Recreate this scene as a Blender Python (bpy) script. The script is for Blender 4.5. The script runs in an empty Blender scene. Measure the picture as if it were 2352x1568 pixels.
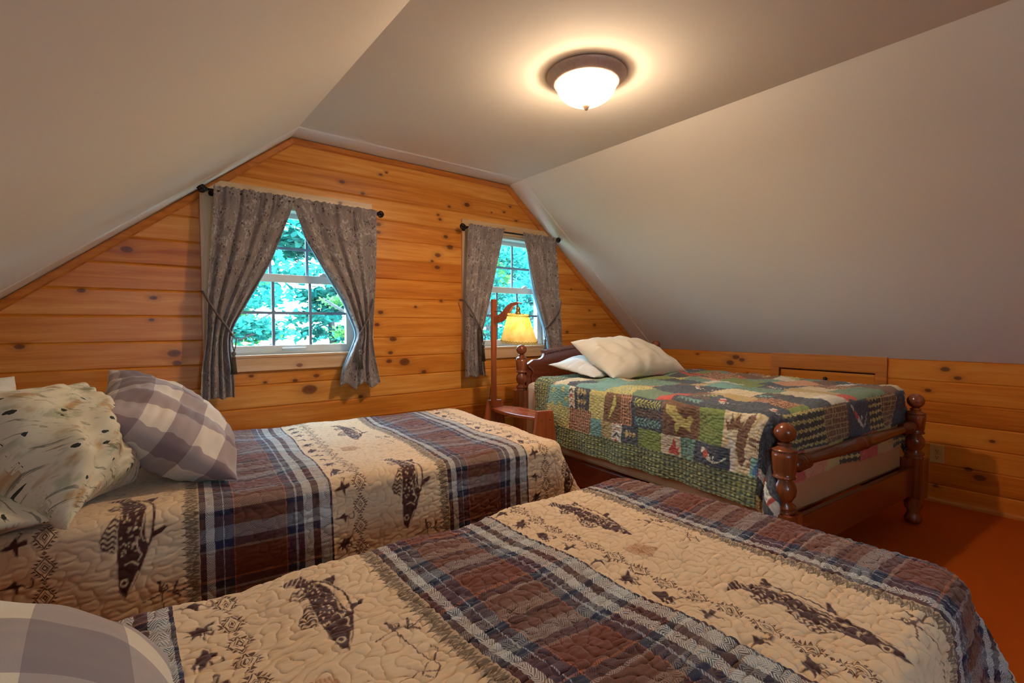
import bpy, math, random
import numpy as np
from mathutils import Vector, Matrix
random.seed(7); rng = np.random.default_rng(11)
scn = bpy.context.scene
COL = scn.collection
def lin(r, g, b):
    f = lambda c: (c/255/12.92) if c/255 <= .04045 else ((c/255+.055)/1.055)**2.4
    return (f(r), f(g), f(b))

# ------------------------------------------------------------------ node helpers
class NT:
    def __init__(s, name):
        s.mat = bpy.data.materials.new(name); s.mat.use_nodes = True
        s.t = s.mat.node_tree; s.t.nodes.clear()
        s.out = s.t.nodes.new('ShaderNodeOutputMaterial')
    def n(s, typ, **kw):
        nd = s.t.nodes.new('ShaderNode'+typ)
        for k, v in kw.items(): setattr(nd, k, v)
        return nd
    def put(s, sock, v):
        if isinstance(v, bpy.types.NodeSocket): s.t.links.new(v, sock)
        elif v is not None:
            if isinstance(v, (tuple, list)) and len(v) == 3 and sock.type == 'RGBA': v = (*v, 1)
            sock.default_value = v
    def m(s, op, a, b=None, c=None, clamp=False):
        nd = s.n('Math', operation=op); nd.use_clamp = clamp
        s.put(nd.inputs[0], a); s.put(nd.inputs[1], b); s.put(nd.inputs[2], c)
        return nd.outputs[0]
    def vm(s, op, a, b=None):
        nd = s.n('VectorMath', operation=op); s.put(nd.inputs[0], a); s.put(nd.inputs[1], b)
        return nd.outputs['Value' if op in ('DISTANCE', 'LENGTH', 'DOT_PRODUCT') else 'Vector']
    def mix(s, f, a, b, blend='MIX'):
        nd = s.n('Mix', data_type='RGBA', blend_type=blend)
        s.put(nd.inputs[0], f); s.put(nd.inputs[6], a); s.put(nd.inputs[7], b)
        return nd.outputs[2]
    def xyz(s, v):
        nd = s.n('SeparateXYZ'); s.put(nd.inputs[0], v); return nd.outputs
    def comb(s, x, y, z):
        nd = s.n('CombineXYZ')
        for i, v in enumerate((x, y, z)): s.put(nd.inputs[i], v)
        return nd.outputs[0]
    def noise(s, v, scale, detail=3, rough=.5, dist=0):
        nd = s.n('TexNoise'); s.put(nd.inputs['Vector'], v); nd.inputs['Scale'].default_value = scale
        nd.inputs['Detail'].default_value = detail; nd.inputs['Roughness'].default_value = rough
        nd.inputs['Distortion'].default_value = dist
        return nd.outputs['Fac']
    def ramp(s, f, stops, interp='LINEAR'):
        nd = s.n('ValToRGB'); s.put(nd.inputs[0], f); cr = nd.color_ramp; cr.interpolation = interp
        while len(cr.elements) < len(stops): cr.elements.new(.5)
        for e, (p, c) in zip(cr.elements, stops):
            e.position = p; e.color = (*c, 1) if len(c) == 3 else c
        return nd.outputs[0]
    def coord(s, k='Object'): return s.n('TexCoord').outputs[k]
    def bump(s, h, strength=.3, dist=.01):
        nd = s.n('Bump'); s.put(nd.inputs['Height'], h); nd.inputs['Strength'].default_value = strength
        nd.inputs['Distance'].default_value = dist; return nd.outputs[0]
    def bsdf(s, color, rough=.6, spec=.5, metal=0, normal=None, sheen=0, coat=0, trans=0):
        nd = s.n('BsdfPrincipled'); s.put(nd.inputs['Base Color'], color); s.put(nd.inputs['Roughness'], rough)
        nd.inputs['Specular IOR Level'].default_value = spec; nd.inputs['Metallic'].default_value = metal
        nd.inputs['Sheen Weight'].default_value = sheen; nd.inputs['Coat Weight'].default_value = coat
        nd.inputs['Coat Roughness'].default_value = .15
        if normal is not None: s.t.links.new(normal, nd.inputs['Normal'])
        s.t.links.new(nd.outputs[0], s.out.inputs[0]); return nd
    def attr(s, name, k='Vector'):
        nd = s.n('Attribute'); nd.attribute_name = name; return nd.outputs[k]

def knots_field(N, u, v, knots):
    """smallest scaled distance to the listed knots; u along grain, v across"""
    out = None
    for (ku, kv, r) in knots:
        d = N.vm('DISTANCE', N.comb(N.m('MULTIPLY', u, .62), v, 0), (ku*.62, kv, 0))
        d = N.m('DIVIDE', d, r*.82)
        out = d if out is None else N.m('MINIMUM', out, d)
    return out

def board_material(name, axis, z0, pitch, knots, base, dark, light, gloss=.32):
    N = NT(name); X, Y, Z = N.xyz(N.coord())
    u = X if axis == 'x' else Y
    bid = N.m('FLOOR', N.m('DIVIDE', N.m('SUBTRACT', Z, z0), pitch))
    wn = N.n('TexWhiteNoise', noise_dimensions='1D'); N.put(wn.inputs['W'], bid)
    rnd = wn.outputs['Value']
    k = knots_field(N, u, Z, knots)
    # grain swerves round each knot
    warp = N.m('MULTIPLY', N.m('POWER', 2.718, N.m('MULTIPLY', k, -.55)), .035)
    zz = N.m('ADD', Z, warp)
    off = N.m('MULTIPLY', rnd, 37.0)
    g1 = N.noise(N.comb(N.m('ADD', N.m('MULTIPLY', u, .9), off), off, N.m('MULTIPLY', zz, 16)), 2.2, 4, .55, .4)
    g2 = N.noise(N.comb(N.m('ADD', N.m('MULTIPLY', u, 2.2), off), off, N.m('MULTIPLY', zz, 120)), 2.0, 3, .6)
    tone = N.m('ADD', N.m('MULTIPLY', g1, .75), N.m('MULTIPLY', g2, .25))
    tone = N.m('ADD', tone, N.m('MULTIPLY', N.m('SUBTRACT', rnd, .5), .30))
    c = N.ramp(tone, [(.22, dark), (.5, base), (.78, light)])
    halo = N.ramp(k, [(0, (1, 1, 1)), (1.0, (1, 1, 1)), (2.6, (0, 0, 0))] if False else [(0, (1, 1, 1)), (.6, (0, 0, 0))])
    kk = N.m('DIVIDE', k, 4.0)
    halo = N.ramp(kk, [(0, (1,)*3), (.25, (.75,)*3), (.32, (.28,)*3), (.8, (0,)*3)])
    ring = N.ramp(kk, [(0, (.12, .03, .012)), (.12, (.13, .03, .01)), (.2, (.035, .008, .004)), (.28, (.16, .035, .01))])
    c = N.mix(halo, c, ring)
    b = N.bump(g2, .06, .004)
    N.bsdf(c, N.m('ADD', gloss, N.m('MULTIPLY', g2, .12)), .28, normal=b)
    return N.mat

def wood_material(name, axis, base, dark, gloss=.3, knots=None, scale=1.0, coat=0):
    N = NT(name); c = list(N.xyz(N.coord()))
    a = {'x': 0, 'y': 1, 'z': 2}[axis]; o = [i for i in range(3) if i != a]
    v = [None]*3
    v[a] = N.m('MULTIPLY', c[a], 1.3*scale)
    for i in o: v[i] = N.m('MULTIPLY', c[i], 26*scale)
    g = N.noise(N.comb(*v), 1.6, 4, .6, .5)
    col = N.ramp(g, [(.3, dark), (.68, base)])
    if knots:
        k = N.m('DIVIDE', knots_field(N, c[a], c[2 if a != 2 else 0], knots), 4.0)
        halo = N.ramp(k, [(0, (1,)*3), (.24, (.7,)*3), (.32, (.2,)*3), (.8, (0,)*3)])
        col = N.mix(halo, col, N.ramp(k, [(0, (.3, .1, .05)), (.2, (.12, .035, .02)), (.3, (.3, .12, .06))]))
    N.bsdf(col, gloss, .5, normal=N.bump(g, .05, .003), coat=coat)
    return N.mat

def plain(name, color, rough=.6, spec=.5, metal=0, nscale=None, namt=.12, bump=0, coat=0):
    N = NT(name)
    c = (*color, 1) if len(color) == 3 else color
    if nscale:
        g = N.noise(N.coord(), nscale, 4, .6)
        col = N.mix(N.m('MULTIPLY', g, namt*2), c, tuple(x*.45 for x in color[:3]))
        N.bsdf(col, rough, spec, metal, normal=N.bump(g, bump, .004) if bump else None, coat=coat)
    else: N.bsdf(c, rough, spec, metal, coat=coat)
    return N.mat

# ------------------------------------------------------------------ object helpers
def tag(o, label=None, cat=None, group=None, kind=None):
    if label: o['label'] = label
    if cat: o['category'] = cat
    if group: o['group'] = group
    if kind: o['kind'] = kind
    return o
def empty(name, loc=(0, 0, 0), rz=0, parent=None):
    o = bpy.data.objects.new(name, None); o.location = loc; o.rotation_euler = (0, 0, rz); o.empty_display_size = .1
    COL.objects.link(o)
    if parent: o.parent = parent
    return o
class MB:
    """collects shapes and links them as one mesh object"""
    def __init__(s): s.v = []; s.f = []; s.sm = []
    def add(s, vs, fs, smooth=False):
        k = len(s.v); s.v += [tuple(map(float, p)) for p in vs]; s.f += [tuple(k+i for i in f) for f in fs]; s.sm += [smooth]*len(fs); return s
    def box(s, a, b):
        x0, y0, z0 = a; x1, y1, z1 = b
        return s.add([(x0,y0,z0),(x1,y0,z0),(x1,y1,z0),(x0,y1,z0),(x0,y0,z1),(x1,y0,z1),(x1,y1,z1),(x0,y1,z1)],
            [(0,3,2,1),(4,5,6,7),(0,1,5,4),(1,2,6,5),(2,3,7,6),(3,0,4,7)])
    def prism(s, poly, axis, a, b, smooth=False):
        """poly of 2-D points extruded along axis from a to b"""
        n = len(poly); P = []
        for h in (a, b):
            for p, q in poly:
                P.append({'x': (h, p, q), 'y': (p, h, q), 'z': (p, q, h)}[axis])
        return s.add(P, [tuple(range(n-1, -1, -1)), tuple(range(n, 2*n))] + [(i, (i+1) % n, n+(i+1) % n, n+i) for i in range(n)], smooth)
    def lathe(s, prof, c=(0, 0, 0), n=28, axis='z', smooth=True):
        P = []
        for r, h in prof:
            for k in range(n):
                a = 2*math.pi*k/n; x, y = r*math.cos(a), r*math.sin(a)
                q = {'z': (x, y, h), 'x': (h, x, y), 'y': (x, h, y)}[axis]
                P.append((q[0]+c[0], q[1]+c[1], q[2]+c[2]))
        F = [(i*n+k, i*n+(k+1) % n, (i+1)*n+(k+1) % n, (i+1)*n+k) for i in range(len(prof)-1) for k in range(n)]
        F += [tuple(range(n-1, -1, -1)), tuple((len(prof)-1)*n+k for k in range(n))]
        return s.add(P, F, smooth)
    def tube(s, pts, r, n=8, closed=False):
        pts = [Vector(p) for p in pts]; P = []; m = len(pts); rs = r if isinstance(r, (list, tuple)) else [r]*m
        up = Vector((.13, .31, .94))
        for i, p in enumerate(pts):
            a = pts[(i-1) % m] if (closed or i) else p; b = pts[(i+1) % m] if (closed or i < m-1) else p
            d = (b-a).normalized(); u = d.cross(up).normalized(); w = d.cross(u)
            for k in range(n):
                t = 2*math.pi*k/n; P.append(p+(u*math.cos(t)+w*math.sin(t))*rs[i])
        F = [(i*n+k, ((i+1) % m)*n+k, ((i+1) % m)*n+(k+1) % n, i*n+(k+1) % n) for i in range(m if closed else m-1) for k in range(n)]
        if not closed: F += [tuple(range(n)), tuple((m-1)*n+k for k in range(n-1, -1, -1))]
        return s.add(P, F, True)
    def ball(s, c, r, n=16, sc=(1, 1, 1)):
        P = []; F = []
        for i in range(n//2+1):
            t = math.pi*i/(n//2)
            for k in range(n):
                a = 2*math.pi*k/n; P.append((c[0]+r*sc[0]*math.sin(t)*math.cos(a), c[1]+r*sc[1]*math.sin(t)*math.sin(a), c[2]+r*sc[2]*math.cos(t)))
        for i in range(n//2):
            for k in range(n): F.append((i*n+k, (i+1)*n+k, (i+1)*n+(k+1) % n, i*n+(k+1) % n))
        return s.add(P, F, True)
    def build(s, name, mat, parent=None, bevel=0, loc=None):
        me = bpy.data.meshes.new(name); me.from_pydata(s.v, [], s.f); me.update()
        me.polygons.foreach_set('use_smooth', s.sm)
        if mat: me.materials.append(mat)
        o = bpy.data.objects.new(name, me); COL.objects.link(o)
        if parent: o.parent = parent
        if loc: o.location = loc
        if bevel:
            md = o.modifiers.new('bevel', 'BEVEL'); md.width = bevel; md.segments = 2; md.limit_method = 'ANGLE'; md.angle_limit = .7
        return o
def grid_mesh(name, P, mat, parent=None, attrs=None, solid=0, weld=False, normal_check=None):
    """P: (ns, nt, 3) array -> one smooth grid mesh object; attrs: name -> (type, array)"""
    ns, nt, _ = P.shape
    me = bpy.data.meshes.new(name)
    idx = np.arange(ns*nt).reshape(ns, nt)
    q = np.stack([idx[:-1, :-1], idx[1:, :-1], idx[1:, 1:], idx[:-1, 1:]], -1).reshape(-1, 4)
    me.vertices.add(ns*nt); me.vertices.foreach_set('co', P.astype(np.float32).ravel())
    nf = len(q); me.loops.add(nf*4); me.polygons.add(nf)
    me.loops.foreach_set('vertex_index', q.astype(np.int32).ravel())
    me.polygons.foreach_set('loop_start', np.arange(0, nf*4, 4, dtype=np.int32))
    me.polygons.foreach_set('use_smooth', np.ones(nf, bool))
    me.update(calc_edges=True); me.validate()
    for k, (ty, a) in (attrs or {}).items():
        at = me.attributes.new(k, ty, 'POINT')
        at.data.foreach_set({'FLOAT_VECTOR': 'vector', 'FLOAT_COLOR': 'color', 'FLOAT': 'value'}[ty], a.astype(np.float32).ravel())
    me.materials.append(mat)
    o = bpy.data.objects.new(name, me); COL.objects.link(o)
    if parent: o.parent = parent
    if solid:
        md = o.modifiers.new('thickness', 'SOLIDIFY'); md.thickness = solid; md.offset = 0
    return o
def normals(P):
    du = np.gradient(P, axis=0); dv = np.gradient(P, axis=1)
    n = np.cross(du, dv); n /= (np.linalg.norm(n, axis=-1, keepdims=True)+1e-12); return n
def waves(S, T, lam, n=28, seed=0, spread=.35, ax=1.0, at=1.0):
    r = np.random.default_rng(seed); out = np.zeros_like(S)
    for _ in range(n):
        a = r.uniform(0, math.tau); k = math.tau/(lam*r.uniform(1-spread, 1+spread))
        out += np.cos(k*(ax*math.cos(a)*S+at*math.sin(a)*T)+r.uniform(0, math.tau))
    return out/math.sqrt(n/2)

# ------------------------------------------------------------------ camera
CH = 1.12
yaw, pitch, roll, fpx = .668851588, -.0332208941, -.00217808, 1128.19
F = Vector((math.sin(yaw)*math.cos(pitch), math.cos(yaw)*math.cos(pitch), math.sin(pitch)))
R0 = Vector((math.cos(yaw), -math.sin(yaw), 0)); U0 = R0.cross(F)
Rr = math.cos(roll)*R0+math.sin(roll)*U0; Uu = -math.sin(roll)*R0+math.cos(roll)*U0
cam = bpy.data.cameras.new('camera'); cam.sensor_width = 36; cam.lens = fpx/2352*36; cam.clip_start = .03
co = bpy.data.objects.new('camera', cam); COL.objects.link(co)
co.matrix_world = Matrix(((Rr.x, Uu.x, -F.x, 0), (Rr.y, Uu.y, -F.y, 0), (Rr.z, Uu.z, -F.z, CH), (0, 0, 0, 1)))
scn.camera = co

# ------------------------------------------------------------------ room
D = 3.03; YB = -1.9; ZC = 2.205; XA = .775; XB = 2.36; KR = 4.0; KT = .895
SL, SR = .81, (ZC-KT)/(KR-XB)
KL = XA-(ZC-KT)/SL
def left_at(z): return XA-(ZC-z)/SL if z > KT else KL
def right_at(z): return XB+(ZC-z)/SR if z > KT else KR
pine = [lin(208, 126, 44), lin(170, 86, 20), lin(230, 162, 78)]
gk = [(.02,1.49,.017),(-.15,1.285,.011),(.12,1.26,.011),(-.45,1.125,.009),(.2,.98,.02),(.21,.93,.014),(-.36,1.03,.012),(.11,1.15,.008),
 (1.30,1.77,.013),(1.30,1.72,.011),(1.80,1.745,.013),(1.835,1.675,.018),(1.735,1.61,.016),(1.69,1.565,.009),(1.73,1.525,.014),(1.755,1.86,.01),(1.74,1.89,.008),
 (1.76,1.29,.009),(1.56,1.245,.009),(1.31,1.205,.013),(1.285,1.125,.012),(1.395,1.03,.017),(1.375,.94,.012),(1.365,.885,.014),(1.475,.875,.026),(1.62,.80,.013),
 (1.07,2.0,.012),(1.2,1.95,.01),(1.32,2.09,.009),(1.36,2.11,.007),(1.98,1.995,.016),(1.83,1.96,.009),(2.32,1.99,.009),(2.38,2.04,.008),(2.44,1.94,.009),(2.2,1.97,.006),
 (.86,.74,.03),(.78,.80,.010),(.9,.82,.012),(.62,.80,.008),(1.17,.67,.011),(.55,.84,.009),(3.0,1.06,.011),(3.35,1.12,.013),(3.28,1.25,.009),(3.05,1.43,.008),(3.55,.99,.01),(3.2,1.6,.01)]
kk_ = [(.72,.84,.016),(.66,.79,.013),(.80,.70,.012),(.30,.70,.016),(.28,.67,.02),(-.1,.66,.022),(.22,.57,.01),(-.3,.5,.012),(.05,.45,.012),(-.05,.43,.014),
 (2.05,.85,.02),(2.0,.83,.016),(2.1,.80,.022),(1.95,.72,.01),(2.4,.86,.01),(.60,.24,.014),(.55,.20,.02),(.75,.10,.01),(.9,.55,.012),(1.2,.45,.014),(2.6,.78,.01),(1.55,.78,.008),(1.3,.85,.009),(.1,.3,.012),(-.5,.8,.014),(.5,.43,.01),(.25,.12,.012)]
M_gable = board_material('knotty_pine_gable', 'x', .658-.1275*6, .1275, gk, *pine, gloss=.28)
M_knee = board_material('knotty_pine_knee', 'y', .109-.13, .13, kk_, lin(204, 116, 34), lin(168, 84, 18), lin(218, 138, 54), gloss=.3)
N = NT('drywall_paint'); g = N.noise(N.coord(), 160, 3); g2 = N.noise(N.coord(), 1.4, 2)
N.bsdf(N.mix(g2, (*lin(230, 219, 204), 1), (*lin(224, 211, 195), 1)), .85, .12, normal=N.bump(g, .05, .002)); M_dry = N.mat
N = NT('orange_carpet'); g = N.noise(N.coord(), 420, 2, .7); g2 = N.noise(N.coord(), 5, 3)
c = N.mix(g, (*lin(170, 62, 8), 1), (*lin(222, 106, 28), 1)); c = N.mix(N.m('MULTIPLY', g2, .3), c, (*lin(164, 66, 12), 1))
N.bsdf(c, .95, .1, normal=N.bump(g, .7, .006)); M_carpet = N.mat

W1 = dict(x0=.405, x1=1.168, z0=.957, z1=1.80); W2 = dict(x0=2.01, x1=2.766, z0=.957, z1=1.80)
def planks(name, z0, pitch, top, ax, span, holes, mat, y, back, groove=.005):
    """tongue and groove boards, one mesh: span(z) -> (a0, a1); holes: list of a0,a1,z0,z1; front at y, back behind"""
    mb = MB(); n0 = math.floor((0-z0)/pitch); k = n0
    zs = []
    while z0+k*pitch < top:
        zs.append((max(0, z0+k*pitch), min(top, z0+(k+1)*pitch))); k += 1
    for (a, b) in zs:
        if b-a < .004: continue
        cuts = sorted({a, b} | {h[j] for h in holes for j in (2, 3) if a < h[j] < b})
        for c, d in zip(cuts[:-1], cuts[1:]):
            ga = groove if c == a else 0; gb = groove if d == b else 0
            l0, r0 = span(c); l1, r1 = span(d)
            segs = [((l0, l1), (r0, r1))]
            for h in holes:
                if h[2] <= c+1e-6 and h[3] >= d-1e-6:
                    segs = [q for s in segs for q in (((s[0], (h[0], h[0])), ((h[1], h[1]), s[1])) if s[0][0] < h[0] and s[1][0] > h[1] else (s,))]
            sg = 1 if back > y else -1
            for (L0, L1), (R0_, R1) in segs:
                prof = [(y+sg*groove*1.1, c, 0), (y, c+ga*1.4, ga*1.4/(d-c)), (y, d-gb*1.4, 1-gb*1.4/(d-c)), (y+sg*groove*1.1, d, 1)]
                V = []
                for side in ((L0, L1), (R0_, R1)):
                    for yy, zz, t in prof: V.append((side[0]+(side[1]-side[0])*t, yy, zz))
                    V.append((side[1], back, d)); V.append((side[0], back, c))
                if ax == 'y': V = [(p[1], p[0], p[2]) for p in V]
                n = 6
                mb.add(V, [tuple(range(n)), tuple(range(2*n-1, n-1, -1))]+[(i, n+i, n+(i+1) % n, (i+1) % n) for i in range(n)])
    return tag(mb.build(name, mat), kind='structure')
holes = [(w['x0'], w['x1'], w['z0'], w['z1']) for w in (W1, W2)]
planks('wall_back', .658-.1275*6, .1275, ZC-.001, 'x', lambda z: (left_at(z)-.02, right_at(z)+.02), holes, M_gable, D, D+.09)
planks('wall_right', .109-.13, .13, KT+.02, 'y', lambda z: (YB-.02, D+.02), [(1.078, 1.70, .40, .784)], M_knee, KR, KR+.09)
planks('wall_left', .109-.13, .13, KT+.02, 'y', lambda z: (YB-.02, D+.02), [], M_knee, KL, KL-.09)
planks('wall_front', .658-.1275*6, .1275, ZC-.001, 'x', lambda z: (left_at(z)-.02, right_at(z)+.02), [(.1, .62, .95, 1.70)], M_gable, YB, YB-.09)
tag(MB().box((KL-.1, YB-.1, -.12), (KR+.1, D+.1, 0)).build('floor', M_carpet), kind='structure')
# ceiling: flat strip, the drywall dips a little over the last 18 cm by the gable
mb = MB(); yc = D-.17; e = .004
def slab(mb, p, q, th):     # p,q: (x,z) ends of the lower face, thickness th outwards
    (x0, z0), (x1, z1) = p, q; dx, dz = x1-x0, z1-z0; L = math.hypot(dx, dz); nx, nz = -dz/L, dx/L
    if nz < 0: nx, nz = -nx, -nz
    V = []
    for yy, dd in ((YB-.1, 0), (yc-.012, 0), (yc, e), (D+.1, e*1.6)):
        V += [(x0-nx*dd, yy, z0-nz*dd), (x1-nx*dd, yy, z1-nz*dd), (x1+nx*th, yy, z1+nz*th), (x0+nx*th, yy, z0+nz*th)]
    Fs = [(0, 1, 2, 3), (15, 14, 13, 12)]
    for i in range(3):
        for k in range(4): Fs.append((i*4+k, i*4+4+k, i*4+4+(k+1) % 4, i*4+(k+1) % 4))
    mb.add(V, Fs)
slab(mb, (XA, ZC), (XB, ZC), .12); tag(mb.build('ceiling', M_dry), kind='structure')
mb = MB(); slab(mb, (KL-.12, KT-.12*SL), (XA, ZC), .12); tag(mb.build('ceiling_slope_left', M_dry), kind='structure')
mb = MB(); slab(mb, (XB, ZC), (KR+.12, KT-.12*SR), .12); tag(mb.build('ceiling_slope_right', M_dry), kind='structure')

M_trimwood = wood_material('honey_pine_trim', 'x', lin(205, 124, 52), lin(166, 88, 30), .3)
M_trimy = wood_material('honey_pine_trim_y', 'y', lin(205, 124, 48), lin(168, 92, 30), .3)
# trim following the gable outline (three mitred strips, quarter rounded)
def gable_strip(name, p, q, w=.032, d=.02):
    mb = MB(); p = Vector((p[0], p[1])); q = Vector((q[0], q[1])); dr = (q-p).normalized(); nn = Vector((dr.y, -dr.x))
    # nn points inwards (down)
    if nn.y > 0: nn = -nn
    V = []
    for a in (p, q):
        sgn = 0
        for off, yy in ((0, D), (0, D-d), (.006, D-d-.003), (w-.006, D-d*.7), (w, D-.006), (w, D)):
            b = a+nn*off
            V.append((b.x, yy, b.y))
    n = 6
    mb.add(V, [tuple(range(n)), tuple(range(2*n-1, n-1, -1))]+[(i, n+i, n+(i+1) % n, (i+1) % n) for i in range(n)])
    return tag(mb.build(name, M_trimwood), kind='structure')
eo = .010
gable_strip('trim_1', (XA-.004, ZC-eo), (XB+.004, ZC-eo))
gable_strip('trim_2', (KL, KT-eo*1.3), (XA, ZC-eo*1.3), .034)
gable_strip('trim_3', (XB, ZC-eo*1.3), (KR, KT-eo*1.3), .034)
mb = MB(); mb.prism([(KR, 0), (KR-.014, 0), (KR-.014, .018), (KR-.006, .028), (KR, .028)], 'y', YB, D) if False else None
def xz_prism_y(mb, poly, a, b):
    n = len(poly); V = [(x, a, z) for x, z in poly]+[(x, b, z) for x, z in poly]
    mb.add(V, [tuple(range(n)), tuple(range(2*n-1, n-1, -1))]+[(i, n+i, n+(i+1) % n, (i+1) % n) for i in range(n)]); return mb
tag(xz_prism_y(MB(), [(KR, 0), (KR-.014, 0), (KR-.012, .014), (KR-.004, .024), (KR, .024)], YB, D).build('baseboard_right', M_trimy), kind='structure')
tag(xz_prism_y(MB(), [(KL, 0), (KL+.014, 0), (KL+.012, .014), (KL+.004, .024), (KL, .024)], YB, D).build('baseboard_left', M_trimy), kind='structure')
mb = MB().box((KL, D-.014, 0), (KR, D, .024)); tag(mb.build('baseboard_back', M_trimwood), kind='structure')

# low access hatch in the right knee wall
hatch = tag(empty('door_1', (KR, 1.39, 0)), kind='structure')
def yb(mb, y0, y1, z0, z1, x0, x1): return mb.box((x0, y0-1.39, z0), (x1, y1-1.39, z1))
mb = MB(); yb(mb, 1.012, 1.757, .79, .9, -.02, .0); yb(mb, 1.012, 1.078, .30, .79, -.018, 0); yb(mb, 1.70, 1.757, .30, .79, -.018, 0); yb(mb, 1.078, 1.70, .35, .4, -.018, 0)
o = mb.build('casing', M_trimy, hatch, .002)
N_ = board_material('hatch_pine', 'y', .40, .13, [(1.52, .72, .01), (1.33, .76, .007), (1.16, .70, .012), (1.6, .745, .007)], lin(196, 118, 46), lin(164, 88, 28), lin(210, 140, 66))
mb = MB(); yb(mb, 1.084, 1.694, .405, .776, .004, .03); o = mb.build('hatch_panel', M_knee, hatch, .002)
M_black = plain('dark_bronze_metal', lin(38, 30, 28), .45, .5, .6, 60, .1)
mb = MB().lathe([(.0, .034), (.008, .036), (.013, .030), (.014, .024), (.009, .016), (.005, .012), (.006, -.006), (.009, -.006)][::-1], n=16, axis='x')
mb.v = [(-x+.0, y, z) for x, y, z in mb.v]; mb.f = [f[::-1] for f in mb.f]
o = mb.build('knob', M_black, hatch); o.location = (-.0, -.014, .728); tag(o, 'dark round knob')
mb = MB(); mb.box((.035, 1.06-1.39, .3), (.09, 1.72-1.39, .80)); mb.build('hatch_backing', plain('shadow_board', lin(60, 30, 14), .8), hatch)

# wall outlet
M_ivory = plain('ivory_plastic', lin(196, 150, 92), .4, .5, 0, 30, .05)
out = tag(empty('wall_outlet', (KR, .747, .306)), 'ivory duplex wall outlet on the low pine wall beyond the carved footboard post', 'outlet')
mb = MB().box((-.006, -.036, -.057), (0, .036, .057)); mb.build('cover_plate', M_ivory, out, .003)
for zz in (-.02, .02):
    mb = MB().lathe([(.015, -.0085), (.0155, -.005)], (0, 0, zz), 20, 'x'); rc = mb.build('receptacle', M_ivory, out, .0015)
    mb = MB()
    for yy in (-.006, .006): mb.box((-.0095, yy-.0012, zz-.001), (-.0083, yy+.0012, zz+.007))
    mb.box((-.0095, -.002, zz-.009), (-.0083, .002, zz-.005)); mb.build('slot', M_black, rc)
MB().lathe([(.003, -.0085), (.003, -.005)], (0, 0, 0), 12, 'x').build('screw', M_ivory, out)

# ------------------------------------------------------------------ windows
M_casing = wood_material('pale_pine_casing', 'x', lin(222, 184, 142), lin(200, 152, 104), .4,
    knots=[(.47, 1.845, .012), (.56, 1.86, .006), (.66, 1.853, .010), (1.05, 1.865, .009), (.80, .89, .013), (2.30, 1.852, .010), (2.2, .90, .008)], scale=.7)
M_casz = wood_material('pale_pine_jamb', 'z', lin(220, 180, 138), lin(198, 150, 104), .4, scale=.7)
M_vinyl = plain('white_vinyl', lin(206, 208, 206), .35, .5)
M_muntin = plain('grey_blue_muntin', lin(110, 128, 150), .4, .5)
N = NT('window_glass'); gl = N.n('BsdfGlossy'); gl.inputs['Roughness'].default_value = .02; tr = N.n('BsdfTransparent'); tr.inputs[0].default_value = (.96, .99, .99, 1)
mx = N.n('MixShader'); mx.inputs[0].default_value = .05; N.t.links.new(tr.outputs[0], mx.inputs[1]); N.t.links.new(gl.outputs[0], mx.inputs[2]); N.t.links.new(mx.outputs[0], N.out.inputs[0]); M_glass = N.mat
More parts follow.
